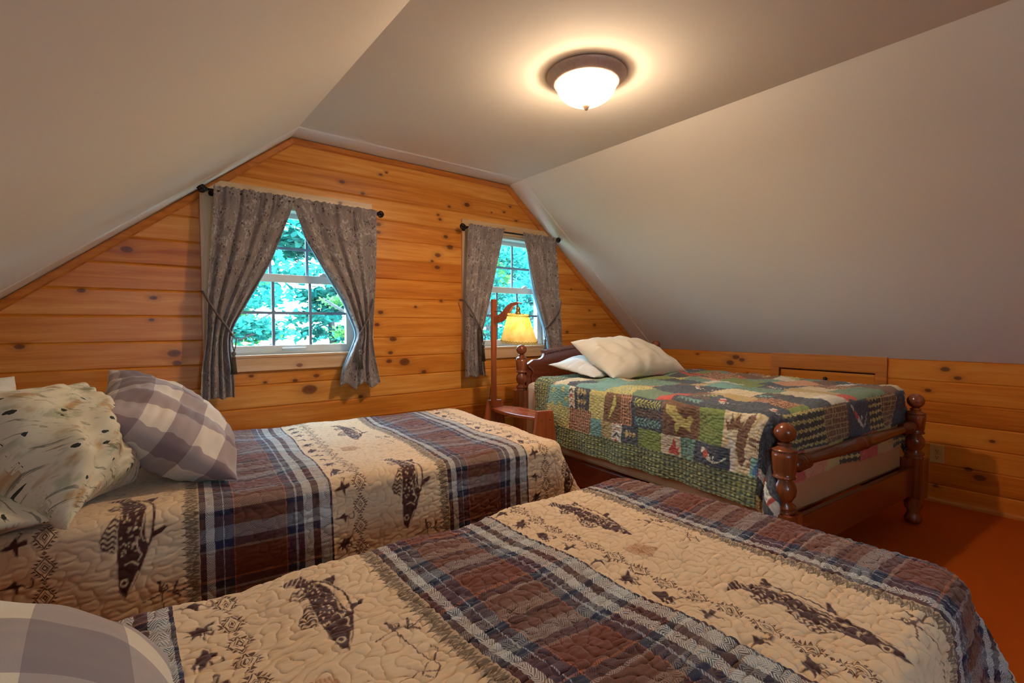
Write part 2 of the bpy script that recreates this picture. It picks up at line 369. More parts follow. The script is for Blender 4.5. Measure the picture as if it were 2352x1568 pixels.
def window(name, w, x0c, x1c, mun_lo, mun_up, clip):
    root = tag(empty(name, (0, D, 0)), kind='structure')
    f = -.02
    def clipx(z): return (left_at(z)+.03) if clip < 0 else (right_at(z)-.03)
    def cbox(n, a0, a1, z0, z1, mat):
        # casing board, its outer top corner cut along the roof slope
        poly = [(a0, z0), (a1, z0), (a1, z1), (a0, z1)]
        if clip > 0 and a1 > clipx(z1): poly = [(a0, z0), (a1, z0)]+([(a1, ZC-(a1+.03-XB)*SR)] if ZC-(a1+.03-XB)*SR > z0 else [])+[(max(a0, clipx(z1)), z1), (a0, z1)]
        if clip < 0 and a0 < clipx(z1): poly = [(a0, z0), (a1, z0), (a1, z1), (min(a1, clipx(z1)), z1), (a0, ZC-(XA-a0+.03)*SL)]
        MB().prism(poly, 'y', f, 0).build('casing', mat, root, .0015)
    cbox(0, x0c, x1c, 1.80, 1.887, M_casing)
    cbox(0, x0c, w['x0']+.008, .95, 1.80, M_casz); cbox(0, w['x1']-.008, x1c, .95, 1.80, M_casz)
    MB().box((x0c+.02, f, .868), (x1c-.02, 0, .945)).build('apron', M_casing, root, .0015)
    MB().box((x0c, f-.006, .942), (x1c, .1, .957)).build('stool', M_casing, root, .002)
    # jamb liner
    mb = MB(); mb.box((w['x0'], .0, .957), (w['x0']+.016, .15, 1.80)); mb.box((w['x1']-.016, .0, .957), (w['x1'], .15, 1.80)); mb.box((w['x0'], .0, 1.784), (w['x1'], .15, 1.80)); mb.box((w['x0'], .03, .957), (w['x1'], .15, .968))
    mb.build('jamb', M_vinyl, root)
    def sash(x0, x1, z0, z1, y, st, rb, rt, mun, mz):
        mb = MB(); d = .032
        mb.box((x0, y, z0), (x0+st, y+d, z1)); mb.box((x1-st, y, z0), (x1, y+d, z1)); mb.box((x0+st, y, z0), (x1-st, y+d, z0+rb)); mb.box((x0+st, y, z1-rt), (x1-st, y+d, z1))
        s = mb.build('sash', M_vinyl, root, .002)
        MB().box((x0+st, y+.014, z0+rb), (x1-st, y+.018, z1-rt)).build('pane', M_glass, s)
        mb = MB()
        for xm in mun: mb.box((xm-.008, y+.006, z0+rb), (xm+.008, y+.013, z1-rt))
        mb.box((x0+st, y+.0055, mz-.008), (x1-st, y+.0125, mz+.008)); mb.build('muntin', M_muntin, s)
        return s
    a, b = w['x0']+.016, w['x1']-.016
    s1 = sash(a, b, .968, 1.418, .045, .052, .038, .046, mun_lo, 1.194)
    s2 = sash(a, b, 1.376, 1.784, .082, .046, .04, .03, mun_up, 1.575)
    for xx in (a+.19, b-.19):
        MB().box((xx-.025, .03, 1.418), (xx+.025, .055, 1.428)).box((xx-.012, .026, 1.428), (xx+.012, .05, 1.436)).build('sash_lock', M_vinyl, root, .002)
    mb = MB().tube([(a+.3, .036, .985), (a+.3, .03, .988), (b-.3, .03, .988), (b-.3, .036, .985)], .004); mb.build('sash_lift', M_vinyl, root)
    return root
window('window_1', W1, .323, 1.252, (.68, .886), (.675, .882), -1)
window('window_2', W2, 1.927, 2.852, (2.286, 2.487), (2.262, 2.468), 1)

for k, (a, b) in enumerate(((.1, .62),)):  # unseen window added behind the camera to let in fill daylight
    r_ = tag(empty('window_%d' % (3+k), (0, YB, 0)), kind='structure'); mb = MB()
    for bx in (((a-.07, 0, .88), (a, .02, 1.77)), ((b, 0, .88), (b+.07, .02, 1.77)), ((a, 0, .88), (b, .02, .95)), ((a, 0, 1.70), (b, .02, 1.77)), ((a, -.06, 1.30), (b, -.03, 1.35)), ((a, -.06, .95), (a+.05, -.03, 1.70)), ((b-.05, -.06, .95), (b, -.03, 1.70))): mb.box(*bx)
    mb.build('window_frame', M_casing, r_); MB().box((a, -.05, .95), (b, -.046, 1.70)).build('pane', M_glass, r_)

# ------------------------------------------------------------------ curtain rods, curtains, ties
def curtain_rod(xa, xb, label, z=1.816, y=2.945):
    r = tag(empty('curtain_rod', (0, y, z)), label, 'curtain rod', 'dark curtain rods')
    MB().lathe([(.0065, xa), (.0065, xb)], n=12, axis='x').build('rod', M_black, r)
    for x, s in ((xa, -1), (xb, 1)):
        mb = MB(); cx = x+s*.018; R_ = .019
        mb.lathe([(.008, x-.006), (.012, x-.003), (.012, x+.003), (.008, x+.006)], n=14, axis='x')
        for k in range(5):
            a = math.pi*k/5; pts = []
            for j in range(20):
                t = math.tau*j/20; rr = R_*math.sin(t)
                pts.append((cx+R_*math.cos(t)*.95, rr*math.cos(a), rr*math.sin(a)))
            mb.tube(pts, .0028, 6, True)
        mb.ball((cx, 0, 0), .008, 10); mb.ball((cx+s*R_, 0, 0), .005, 8)
        mb.build('finial', M_black, r)
        bx = x-s*.03
        MB().tube([(bx, 0, 0), (bx, .03, -.004), (bx, D-.02-y, -.004)], .005, 8).lathe([(.014, D-.024-y), (.014, D-.018-y)], (bx, 0, -.004), 14, 'y').build('bracket', M_black, r)
    return r
curtain_rod(.345, 1.262, 'dark metal curtain rod with cage finials over the wider curtained window on the left')
curtain_rod(1.905, 2.795, 'dark metal curtain rod above the lamp, its right finial touching the sloped ceiling')

N = NT('taupe_floral_curtain'); pc = N.attr('pc')
sc_ = N.vm('MULTIPLY', pc, (1, 1, 1))
patch = N.noise(sc_, 8, 3, .6)
v1 = N.n('TexVoronoi'); N.put(v1.inputs['Vector'], N.vm('ADD', sc_, (3.1, 1.7, 0))); v1.inputs['Scale'].default_value = 50
v2 = N.n('TexVoronoi'); N.put(v2.inputs['Vector'], sc_); v2.inputs['Scale'].default_value = 78
v3 = N.n('TexVoronoi'); N.put(v3.inputs['Vector'], N.vm('ADD', sc_, (7.3, 4.7, 0))); v3.inputs['Scale'].default_value = 30
sel1 = N.ramp(N.noise(sc_, 14, 2), [(.50, (0,)*3), (.56, (1,)*3)])
sel2 = N.ramp(N.noise(N.vm('ADD', sc_, (9, 2, 0)), 11, 2), [(.50, (0,)*3), (.56, (1,)*3)])
base = N.mix(N.ramp(patch, [(.42, (0,)*3), (.6, (1,)*3)]), lin(138, 122, 116), lin(124, 110, 106))
sm = N.m('MULTIPLY', N.ramp(N.noise(sc_, 55, 4, .7), [(.48, (0,)*3), (.62, (1,)*3)]), sel2)
c = N.mix(N.m('MULTIPLY', sm, .8), base, lin(190, 182, 174))
d1 = N.m('MULTIPLY', N.m('LESS_THAN', N.m('ADD', v1.outputs['Distance'], N.m('MULTIPLY', N.noise(sc_, 150, 2), .3)), .50), sel1)
c = N.mix(N.m('MULTIPLY', d1, .85), c, lin(70, 52, 54))
d2 = N.m('MULTIPLY', N.m('LESS_THAN', v2.outputs['Distance'], .20), N.m('SUBTRACT', 1, sel1))
c = N.mix(N.m('MULTIPLY', d2, .5), c, lin(112, 78, 66))
st = N.m('LESS_THAN', N.m('ABSOLUTE', N.m('SUBTRACT', N.noise(N.vm('MULTIPLY', sc_, (1.6, .7, 1)), 12, 1), .5)), .008)
c = N.mix(N.m('MULTIPLY', st, .5), c, lin(190, 180, 168))
geo = N.n('NewGeometry')
N.bsdf(c, .8, .2, normal=N.bump(N.noise(sc_, 700, 1), .1, .001), sheen=.25); M_curt = N.mat
M_lining = plain('blue_grey_lining', lin(96, 116, 128), .8, .2)

def curtain(label, rows, nf, seed, hem=.006, y=2.945, side=1):
    """rows: (z, x_left, x_right, fold depth)"""
    r = np.random.default_rng(seed)
    rows = sorted(rows, key=lambda q: -q[0]); zs = np.array([q[0] for q in rows])
    nz, nu = 150, 260
    zz = np.linspace(zs[0], zs[-1], nz)
    def ip(k):
        y_ = np.interp(-zz, -zs, np.array([q[k] for q in rows])); ker = np.hanning(13); ker /= ker.sum()
        return np.convolve(np.pad(y_, 6, mode='edge'), ker, 'valid')
    xl, xr, am = ip(1), ip(2), ip(3)
    u = np.linspace(0, 1, nu)[None, :]; Z = np.repeat(zz[:, None], nu, 1)
    t = (zz[0]-zz)[:, None]
    ph = r.uniform(0, 6, 4)
    uw = u+.018*np.sin(math.tau*1.3*u+ph[0])+.012*np.sin(math.tau*2.7*u+ph[1]+t*.8)
    fold = np.sin(math.tau*nf*uw+ph[2]+.35*np.sin(t*3))*.85+.22*np.sin(math.tau*nf*1.73*uw+ph[3]+t*1.1)
    fine = np.sin(math.tau*nf*3.2*uw+1.7)*np.exp(-t/.07)
    X = xl[:, None]+(xr-xl)[:, None]*(u+.010*np.sin(math.tau*nf*u+ph[2]+1.2)*(u*(1-u)*4))
    Y = y-.004+am[:, None]*fold-am[:, None]*.4+.005*fine
    head = np.exp(-((t-.02)/.012)**2)
    Y = Y*(1-head*.65)+(y-.011)*head*.65
    drop = 1+0*Z
    Z = Z+hem*np.sin(math.tau*nf*uw*.5+ph[1])*(t/t.max())**3+.003*np.sin(math.tau*nf*3*uw)*np.exp(-t/.015)
    P = np.stack([X, Y, Z], -1)
    W = .62
    pc = np.stack([np.repeat(u*W+seed*.37, nz, 0), Z, 0*Z], -1)
    o = grid_mesh('curtain', P, M_curt, attrs={'pc': ('FLOAT_VECTOR', pc)}, solid=.0016)
    tag(o, label, 'curtain', 'taupe floral curtains'); 
    # turned-back lining strip along the inner edge
    j = -1 if side > 0 else 0
    k0, k1 = int(nz*.16), int(nz*.97)
    e = P[k0:k1, j]; wv = (.016*np.sin(np.linspace(0, math.pi, k1-k0))**.8+.002)[:, None]
    strip = np.stack([e+np.array([0, .001, 0]), e+np.array([side*.55, 1.1, 0])*wv*.6, e+np.array([side*.05, 2.2, 0])*wv], 1)
    grid_mesh('lining_edge', strip, M_lining, o, solid=.0012)
    return o
curtain('left taupe floral curtain of the left window, tied back with a tasselled cord, hanging lowest', [(1.84,.378,.760,.010),(1.78,.374,.757,.012),(1.70,.370,.728,.013),(1.472,.352,.640,.014),(1.231,.334,.512,.016),(1.12,.332,.452,.017),(1.06,.330,.438,.017),(1.0,.322,.436,.017),(.9,.306,.447,.016),(.816,.302,.452,.015),(.742,.298,.452,.013)], 4.6, 3, side=1)
curtain('right taupe floral curtain of the left window, swept to the right above the sill', [(1.836,.760,1.252,.008),(1.78,.768,1.248,.010),(1.622,.824,1.246,.012),(1.468,.918,1.240,.013),(1.27,1.040,1.228,.016),(1.10,1.112,1.214,.017),(1.05,1.118,1.210,.017),(.95,1.075,1.222,.016),(.85,1.025,1.24,.015),(.752,1.005,1.262,.013)], 4.4, 8, .02, side=-1)
curtain('left taupe floral curtain of the window behind the lamp, narrow and hanging below the sill', [(1.838,1.935,2.251,.010),(1.72,1.928,2.222,.012),(1.593,1.92,2.186,.013),(1.301,1.91,2.112,.014),(1.07,1.908,2.045,.016),(.98,1.905,2.05,.015),(.9,1.903,2.06,.015),(.752,1.903,2.078,.013)], 4, 5, side=1)
curtain('right taupe floral curtain by the sloped ceiling, its foot hidden by the headboard', [(1.832,2.429,2.776,.009),(1.75,2.448,2.778,.011),(1.616,2.484,2.788,.013),(1.382,2.545,2.806,.014),(1.17,2.625,2.822,.016),(1.06,2.672,2.832,.015),(.96,2.694,2.842,.014),(.74,2.705,2.862,.013)], 4, 9, side=-1)

M_cord = plain('taupe_cord', lin(122, 106, 98), .7, .3, 0, 300, .4, .4)
M_tassel = plain('olive_taupe_tassel', lin(126, 110, 92), .8, .2, 0, 400, .5, .5)
def tieback(label, cord, knot, side=1):
    root = tag(empty('curtain_tieback', knot), label, 'curtain tieback', 'tasselled curtain tiebacks')
    kx, ky, kz = knot
    loc = [(x-kx, y-ky, z-kz) for x, y, z in cord]
    pts = []
    for i in range(len(loc)-1):
        for t in range(4): pts.append(tuple(Vector(loc[i]).lerp(Vector(loc[i+1]), t/4)))
    pts.append(loc[-1])
    MB().tube(pts, .0042, 8).tube([(p[0]+.001, p[1]+.004, p[2]-.008) for p in pts], .0036, 8).build('cord', M_cord, root)
    mb = MB(); mb.tube([(0, 0, 0), (.012*side, -.006, -.02), (.008*side, -.004, -.06), (.002, -.002, -.085)], .003, 8)
    mb.tube([(0, 0, 0), (-.008*side, -.006, -.03), (-.004*side, -.004, -.06), (.002, -.002, -.085)], .003, 8); mb.build('hanging_loop', M_cord, root)
    tz = -.085
    tm = MB().lathe([(.003, tz+.002), (.009, tz-.002), (.0115, tz-.010), (.010, tz-.018), (.006, tz-.022), (.009, tz-.026), (.011, tz-.032)][::-1], n=16)
    t = tm.build('tassel', M_cord, root)
    mb = MB(); r = random.Random(5)
    for k in range(46):
        a = k*2.4; q = .010*math.sqrt((k+.5)/46); x, y = q*math.cos(a), q*math.sin(a)*.8
        mb.tube([(x*.8, y*.8, tz-.028), (x*1.2, y*1.2, tz-.07), (x*(1.55+r.random()*.3), y*1.6, tz-.112-r.random()*.008)], .0011, 4)
    mb.build('tassel_fringe', M_tassel, t)
YF = 2.902
tieback('cord tieback with tassel on the far left curtain', [(.322, 3.0, 1.30), (.320, 2.93, 1.295), (.345, YF, 1.235), (.385, YF-.004, 1.165), (.425, YF, 1.105), (.445, YF+.01, 1.072)], (.447, YF, 1.07))
tieback('cord tieback with tassel in front of the curtain at the right of the left window', [(1.218, 3.0, 1.29), (1.219, 2.93, 1.28), (1.20, YF, 1.225), (1.165, YF-.004, 1.15), (1.13, YF, 1.085), (1.12, YF+.004, 1.068)], (1.122, YF-.008, 1.06), -1)
tieback('cord tieback around the curtain just left of the lamp post', [(1.895, 3.0, 1.305), (1.893, 2.93, 1.30), (1.925, YF, 1.235), (1.965, YF-.004, 1.165), (2.01, YF, 1.09), (2.035, YF+.02, 1.06)], (2.038, YF+.01, 1.062))
tieback('cord tieback with tassel between the lamp shade and the headboard', [(2.83, 3.0, 1.33), (2.834, 2.93, 1.32), (2.80, YF, 1.265), (2.74, YF-.004, 1.19), (2.67, YF, 1.12), (2.635, YF+.01, 1.095)], (2.63, YF, 1.092), -1)

# ------------------------------------------------------------------ outdoors
M_bark = plain('bark', lin(96, 92, 90), .9, .2, 0, 14, .5, .6)
def leaf_mat(name, a, b):
    N = NT(name); g = N.attr('tone', 'Fac'); c = N.mix(g, (*a, 1), (*b, 1))
    di = N.n('BsdfDiffuse'); N.put(di.inputs[0], c); tl = N.n('BsdfTranslucent'); N.put(tl.inputs[0], c)
    mx = N.n('MixShader'); mx.inputs[0].default_value = .5; N.t.links.new(di.outputs[0], mx.inputs[1]); N.t.links.new(tl.outputs[0], mx.inputs[2]); N.t.links.new(mx.outputs[0], N.out.inputs[0]); return N.mat
ML = [leaf_mat('teal_leaf', lin(14, 86, 82), lin(76, 162, 144)), leaf_mat('fresh_leaf', lin(38, 106, 66), lin(140, 186, 98)), leaf_mat('blue_green_leaf', lin(20, 98, 108), lin(90, 178, 180))]
def tree(x, y, h, cr, nl, mat, label, seed, name='broadleaf_tree', ls=1.0, gz=-3.0):
    r = np.random.default_rng(seed)
    root = tag(empty(name, (x, y, gz)), label, 'tree', 'trees outside the windows')
    tp = [(0, 0, 0), (.06*cr, .02, h*.35), (-.05*cr, .03, h*.7), (0, 0, h*.92)]
    mb = MB(); mb.tube(tp, [.13, .10, .07, .03], 10)
    for k in range(16):
        a = r.uniform(0, math.tau); z = h*r.uniform(.2, .85); L = cr*r.uniform(.5, .95)
        x0, y0 = (float(np.interp(z, [q[2] for q in tp], [q[i] for q in tp])) for i in (0, 1))
        p = (x0+L*math.cos(a), y0+L*math.sin(a), z+L*.5)
        mb.tube([(x0, y0, z), (x0+.5*L*math.cos(a), y0+.5*L*math.sin(a), z+L*.2), p], [.035, .022, .008], 6)
    mb.build('trunk', M_bark, root)
    # leaf sprays in layered clusters
    nc = 90
    ce = np.stack([r.normal(0, .48, nc)*cr, r.normal(0, .48, nc)*cr, h*(.12+.86*r.random(nc))], 1)
    ci = r.integers(0, nc, nl); c = ce[ci]+r.normal(0, 1, (nl, 3))*np.array([.30, .30, .10])*cr*.55
    s = r.uniform(.028, .062, nl)*ls
    n = r.normal(0, 1, (nl, 3))*.55+np.array([0, 0, 1]); n /= np.linalg.norm(n, axis=1)[:, None]
    a = np.cross(n, r.normal(0, 1, (nl, 3))); a /= np.linalg.norm(a, axis=1)[:, None]; b = np.cross(n, a)
    k = np.array([(-1, 0), (-.35, .5), (.45, .42), (1, 0), (.45, -.42), (-.35, -.5)])
    V = c[:, None]+(a[:, None]*k[None, :, :1]+b[:, None]*k[None, :, 1:])*s[:, None, None]
    me = bpy.data.meshes.new('foliage'); nv = nl*6
    me.vertices.add(nv); me.vertices.foreach_set('co', V.astype(np.float32).ravel())
    me.loops.add(nv); me.polygons.add(nl); me.loops.foreach_set('vertex_index', np.arange(nv, dtype=np.int32)); me.polygons.foreach_set('loop_start', np.arange(0, nv, 6, dtype=np.int32))
    me.update(calc_edges=True)
    at = me.attributes.new('tone', 'FLOAT', 'POINT'); at.data.foreach_set('value', np.repeat(np.clip(r.normal(.5, .28, nl), 0, 1), 6).astype(np.float32))
    me.materials.append(mat); o = bpy.data.objects.new('foliage', me); COL.objects.link(o); o.parent = root
    return root
tree(1.0, 6.9, 5.8, .85, 15000, ML[0], 'teal green tree close outside the left half of the left window', 1)
tree(3.3, 8.2, 5.4, .85, 13000, ML[1], 'yellow green tree seen low at the right panes of the left window', 2)
tree(5.1, 7.0, 5.9, .85, 15000, ML[0], 'leafy tree filling the left panes of the window behind the lamp', 4)
tree(7.9, 8.8, 6.4, 1.1, 14000, ML[2], 'blue green tree in the right panes of the window behind the lamp', 5)
tree(1.2, 13.6, 9.0, 1.9, 15000, ML[1], 'tall fresh green tree in the background, left part of the left window', 7, ls=2.6)
tree(4.6, 14.2, 9.6, 1.9, 15000, ML[0], 'tall teal tree in the background, right part of the left window', 3, ls=2.6)
tree(9.0, 14.0, 9.4, 1.9, 15000, ML[1], 'tall fresh green tree in the background, left panes of the window behind the lamp', 6, ls=2.6)
tree(13.2, 15.5, 9.8, 2.1, 15000, ML[0], 'tall teal tree in the background, right panes of the window behind the lamp', 8, ls=2.6)
M_ground = plain('forest_floor', lin(70, 110, 70), .95, .1, 0, 3, .4)
mb = MB().box((-30, D+.3, -3.2), (40, 45, -3.0)); tag(mb.build('ground', M_ground), kind='structure')

# ------------------------------------------------------------------ lodge quilt (plaid bands, trout, flies)
PER = .778
def lodge_material():
    N = NT('lodge_quilt'); pc = N.attr('pc'); X, Y, _ = N.xyz(pc); pr = N.n('Attribute'); pr.attribute_name = 'print'
    P3 = N.n('SeparateColor'); N.t.links.new(pr.outputs['Color'], P3.inputs[0]); dark, rust, stitch = P3.outputs
    xm = N.m('MULTIPLY', N.m('FRACT', N.m('DIVIDE', N.m('SUBTRACT', X, .476), PER)), PER)
    navy, brown, white, rusty, cream = lin(40, 48, 76), lin(110, 58, 38), lin(208, 208, 202), lin(170, 104, 74), lin(214, 178, 142)
    dkb = lin(66, 48, 56); wl = lin(168, 176, 186)
    segs = [(0, dkb), (.013, white), (.035, navy), (.055, wl), (.059, navy), (.084, rusty), (.088, brown), (.222, rusty), (.226, navy), (.251, wl), (.256, navy), (.275, white), (.303, dkb), (.324, white), (.357, lin(44, 50, 74)), (.365, cream)]
    warp = N.ramp(N.m('DIVIDE', xm, PER), [(a/PER, c) for a, c in segs], 'CONSTANT')
    PY = .30; ym = N.m('FRACT', N.m('DIVIDE', N.m('ADD', Y, .05), PY))
    wsegs = [(0, lin(108, 48, 26)), (.070, lin(150, 124, 108)), (.077, lin(40, 44, 66)), (.100, lin(150, 148, 146)), (.140, lin(104, 70, 56)), (.170, lin(40, 36, 48)), (.186, lin(150, 132, 118)), (.215, lin(112, 78, 62)), (.255, lin(168, 156, 146)), (.262, lin(48, 40, 52)), (.284, lin(176, 108, 74)), (.290, lin(92, 42, 26))]
    weft = N.ramp(N.m('DIVIDE', N.m('MULTIPLY', ym, PY), PY), [(a/PY, c) for a, c in wsegs], 'CONSTANT')
    ww = .0125; tri = N.m('ABSOLUTE', N.m('SUBTRACT', N.m('MULTIPLY', N.m('FRACT', N.m('DIVIDE', X, ww*2)), 2), 1))
    ph = N.m('FRACT', N.m('DIVIDE', N.m('ADD', Y, N.m('MULTIPLY', tri, ww*1.1)), .0052))
    hb = N.m('LESS_THAN', ph, .46)
    plaid = N.mix(N.m('MULTIPLY', hb, .86), warp, weft)
    plaid = N.mix(.12, plaid, weft)
    # cream field
    fb = N.noise(pc, 60, 3, .6); cr = N.mix(N.m('MULTIPLY', fb, .5), lin(228, 198, 160), lin(210, 176, 138))
    # ragged pencil fringe along the band
    f = N.m('DIVIDE', N.m('SUBTRACT', xm, PER-.046), .046)
    def zig(per, off, amp, lo, w):
        z = N.m('MULTIPLY', N.m('ABSOLUTE', N.m('SUBTRACT', N.m('MULTIPLY', N.m('FRACT', N.m('ADD', N.m('DIVIDE', Y, per), off)), 2), 1)), amp)
        return N.m('LESS_THAN', N.m('ABSOLUTE', N.m('SUBTRACT', f, N.m('ADD', z, lo))), w)
    fr = N.m('MAXIMUM', N.m('MAXIMUM', N.m('MAXIMUM', zig(.019, 0, .75, .12, .10), zig(.0137, .3, .55, .30, .09)), zig(.0233, .6, .6, .35, .085)), zig(.0081, .2, .5, .42, .09))
    rag = N.m('GREATER_THAN', f, N.m('MULTIPLY', N.noise(N.comb(0, N.m('MULTIPLY', Y, 110), 0), 1, 2), .55))
    fill = N.m('MULTIPLY', N.m('MULTIPLY', rag, N.m('LESS_THAN', f, 1)), .32)
    frm = N.m('MAXIMUM', N.m('MULTIPLY', N.m('MULTIPLY', fr, .8), N.m('MULTIPLY', N.m('GREATER_THAN', f, .02), N.m('LESS_THAN', f, .97))), fill)
    cr = N.mix(frm, cr, lin(72, 56, 46))
    # woven diamonds in a chain
    dx = N.m('ABSOLUTE', N.m('SUBTRACT', xm, .454)); fy = N.m('FRACT', N.m('DIVIDE', N.m('SUBTRACT', Y, .0115), .0727))
    dy = N.m('MULTIPLY', N.m('ABSOLUTE', N.m('SUBTRACT', fy, .5)), .0727)
    d = N.m('ADD', N.m('DIVIDE', dx, .0245), N.m('DIVIDE', dy, .034))
    def band(a, b): return N.m('MULTIPLY', N.m('GREATER_THAN', d, a), N.m('LESS_THAN', d, b))
    teeth = N.m('GREATER_THAN', N.m('FRACT', N.m('DIVIDE', dy, .0072)), N.m('ADD', .25, N.m('MULTIPLY', N.m('SUBTRACT', d, .82), 1.6)))
    dm = N.m('MAXIMUM', N.m('MAXIMUM', band(.66, .78), band(.13, .26)), N.m('MAXIMUM', band(.36, .42), N.m('MULTIPLY', band(.84, 1.28), teeth)))
    cr = N.mix(N.m('MULTIPLY', dm, .92), cr, lin(92, 58, 46))
    cr = N.mix(rust, cr, lin(168, 104, 66))
    cr = N.mix(dark, cr, lin(78, 44, 40))
    inb = N.m('LESS_THAN', xm, .365)
    col = N.mix(inb, cr, plaid)
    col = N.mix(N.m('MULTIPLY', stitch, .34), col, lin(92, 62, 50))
    weave = N.m('ADD', N.noise(pc, 900, 1), N.m('MULTIPLY', N.m('MULTIPLY', hb, inb), .8))
    N.bsdf(col, .82, .18, normal=N.bump(weave, .12, .001), sheen=.22)
    return N.mat
M_lodge = lodge_material()

def pip(px, py, poly):
    poly = np.asarray(poly, float); ins = np.zeros(px.shape, bool); n = len(poly)
    for i in range(n):
        x1, y1 = poly[i]; x2, y2 = poly[(i+1) % n]
        if y1 == y2: continue
        c = ((y1 > py) != (y2 > py)) & (px < (x2-x1)*(py-y1)/(y2-y1)+x1); ins ^= c
    return ins
def stroke(px, py, pts, w):
    d = np.full(px.shape, 9e9)
    for (x1, y1), (x2, y2) in zip(pts[:-1], pts[1:]):
        L = (x2-x1)**2+(y2-y1)**2+1e-12; t = np.clip(((px-x1)*(x2-x1)+(py-y1)*(y2-y1))/L, 0, 1)
        d = np.minimum(d, np.hypot(px-x1-t*(x2-x1), py-y1-t*(y2-y1)))
    return d < w
FS = .31/1370
def fish_mask(x, y, slim, seed):
    """x to the belly side, y from tail to nose, metres"""
    v = y/FS+140; u = (x/FS)*slim+430-150*(1510-v)/1370
    body = pip(u, v, [(90,180),(250,140),(340,150),(350,215),(430,320),(500,420),(560,520),(590,640),(600,860),(620,960),(655,1010),(610,1200),(540,1380),(470,1510),(400,1440),(370,1250),(345,1040),(330,850),(325,560),(300,400),(230,260)])
    out = stroke(u, v, [(420,290),(500,350),(580,430),(630,520),(665,620),(683,740),(680,880),(655,1010)], 13)
    fins = pip(u, v, [(520,340),(665,308),(650,380),(612,440)])|pip(u, v, [(675,880),(800,828),(832,850),(780,900),(662,955)])
    lace = pip(u, v, [(200,360),(150,450),(200,520),(325,550),(300,380)])|pip(u, v, [(285,650),(200,780),(158,890),(190,985),(320,1040),(325,660)])
    lace_l = lace & ((np.sin(v/8.5+np.sin(u/14)*1.6) > -.15)|stroke(u, v, [(325,550),(200,520),(150,450),(200,360)], 11)|stroke(u, v, [(320,1040),(190,985),(158,890),(200,780),(285,650)], 11))
    m = (body|out|fins).astype(float); m[lace_l] = 1
    r = np.random.default_rng(seed)
    for k in range(75):
        a = r.uniform(.1, .68); cy = 140+a*1370; lo = 300+60*(a > .4); cx = r.uniform(lo, 590); q = r.uniform(7, 12)
        m[((u-cx)/q)**2+((v-cy)/(q*1.2))**2 < 1] = 0
    m[stroke(u, v, [(585,640),(575,760),(560,880),(600,960)], 6)] = 0
    m[stroke(u, v, [(520,900),(545,1040),(590,1090),(560,1150)], 7)] = 0; m[stroke(u, v, [(430,1165),(500,1150),(560,1190)], 7)] = 0
    m[stroke(u, v, [(570,1260),(530,1350),(490,1460)], 8)] = 0
    e = np.hypot(u-440, v-1350); m[(e > 24) & (e < 40)] = 0
    tail = (v < 290) & (np.sin(u/9+v/15) > .75); m[tail] = 0
    return m
FLY = [
 [('p', [(-3,.3),(-1,-.1),(0,-.8),(.4,-.1),(.9,0),(.5,.5),(.25,1.7),(-.2,.6),(-1.5,.3)]), ('s', [(.8,0),(1.5,.8),(2.2,.8),(2.5,0),(2.2,-.7)], .13)],
 [('p', [(-.3,-1.6),(.5,-1.3),(2.2,-1.9),(1.0,-.6),(1.3,0),(.5,.1),(.3,2.2),(-.3,.6),(-1.6,1.5),(-1.0,.3),(-2.3,.6),(-1.1,-.3),(-2.4,-1.1),(-.9,-.8)]), ('s', [(.3,.1),(1.2,.7),(1.6,.2),(1.3,-.4)], .13)],
 [('p', [(-.2,-2.6),(.3,-1.9),(1.4,-1.1),(1.2,-.3),(.4,.2),(-.3,1.3),(-1.6,2.4),(-1.9,1.2),(-1.2,-.8),(-.5,-1.8)]), ('s', [(.0,.4),(.5,1.5),(1.3,1.7),(1.7,1.1),(1.6,.5)], .15)],
 [('p', [(-2.2,.4),(-.7,-.2),(-.2,-1.5),(.4,-.3),(1.5,-.6),(1.7,.2),(.5,.4),(.35,2.1),(-.3,.6),(-1.8,.7)]), ('s', [(.3,-1.0),(.7,-1.9),(.1,-2.2)], .12)]]
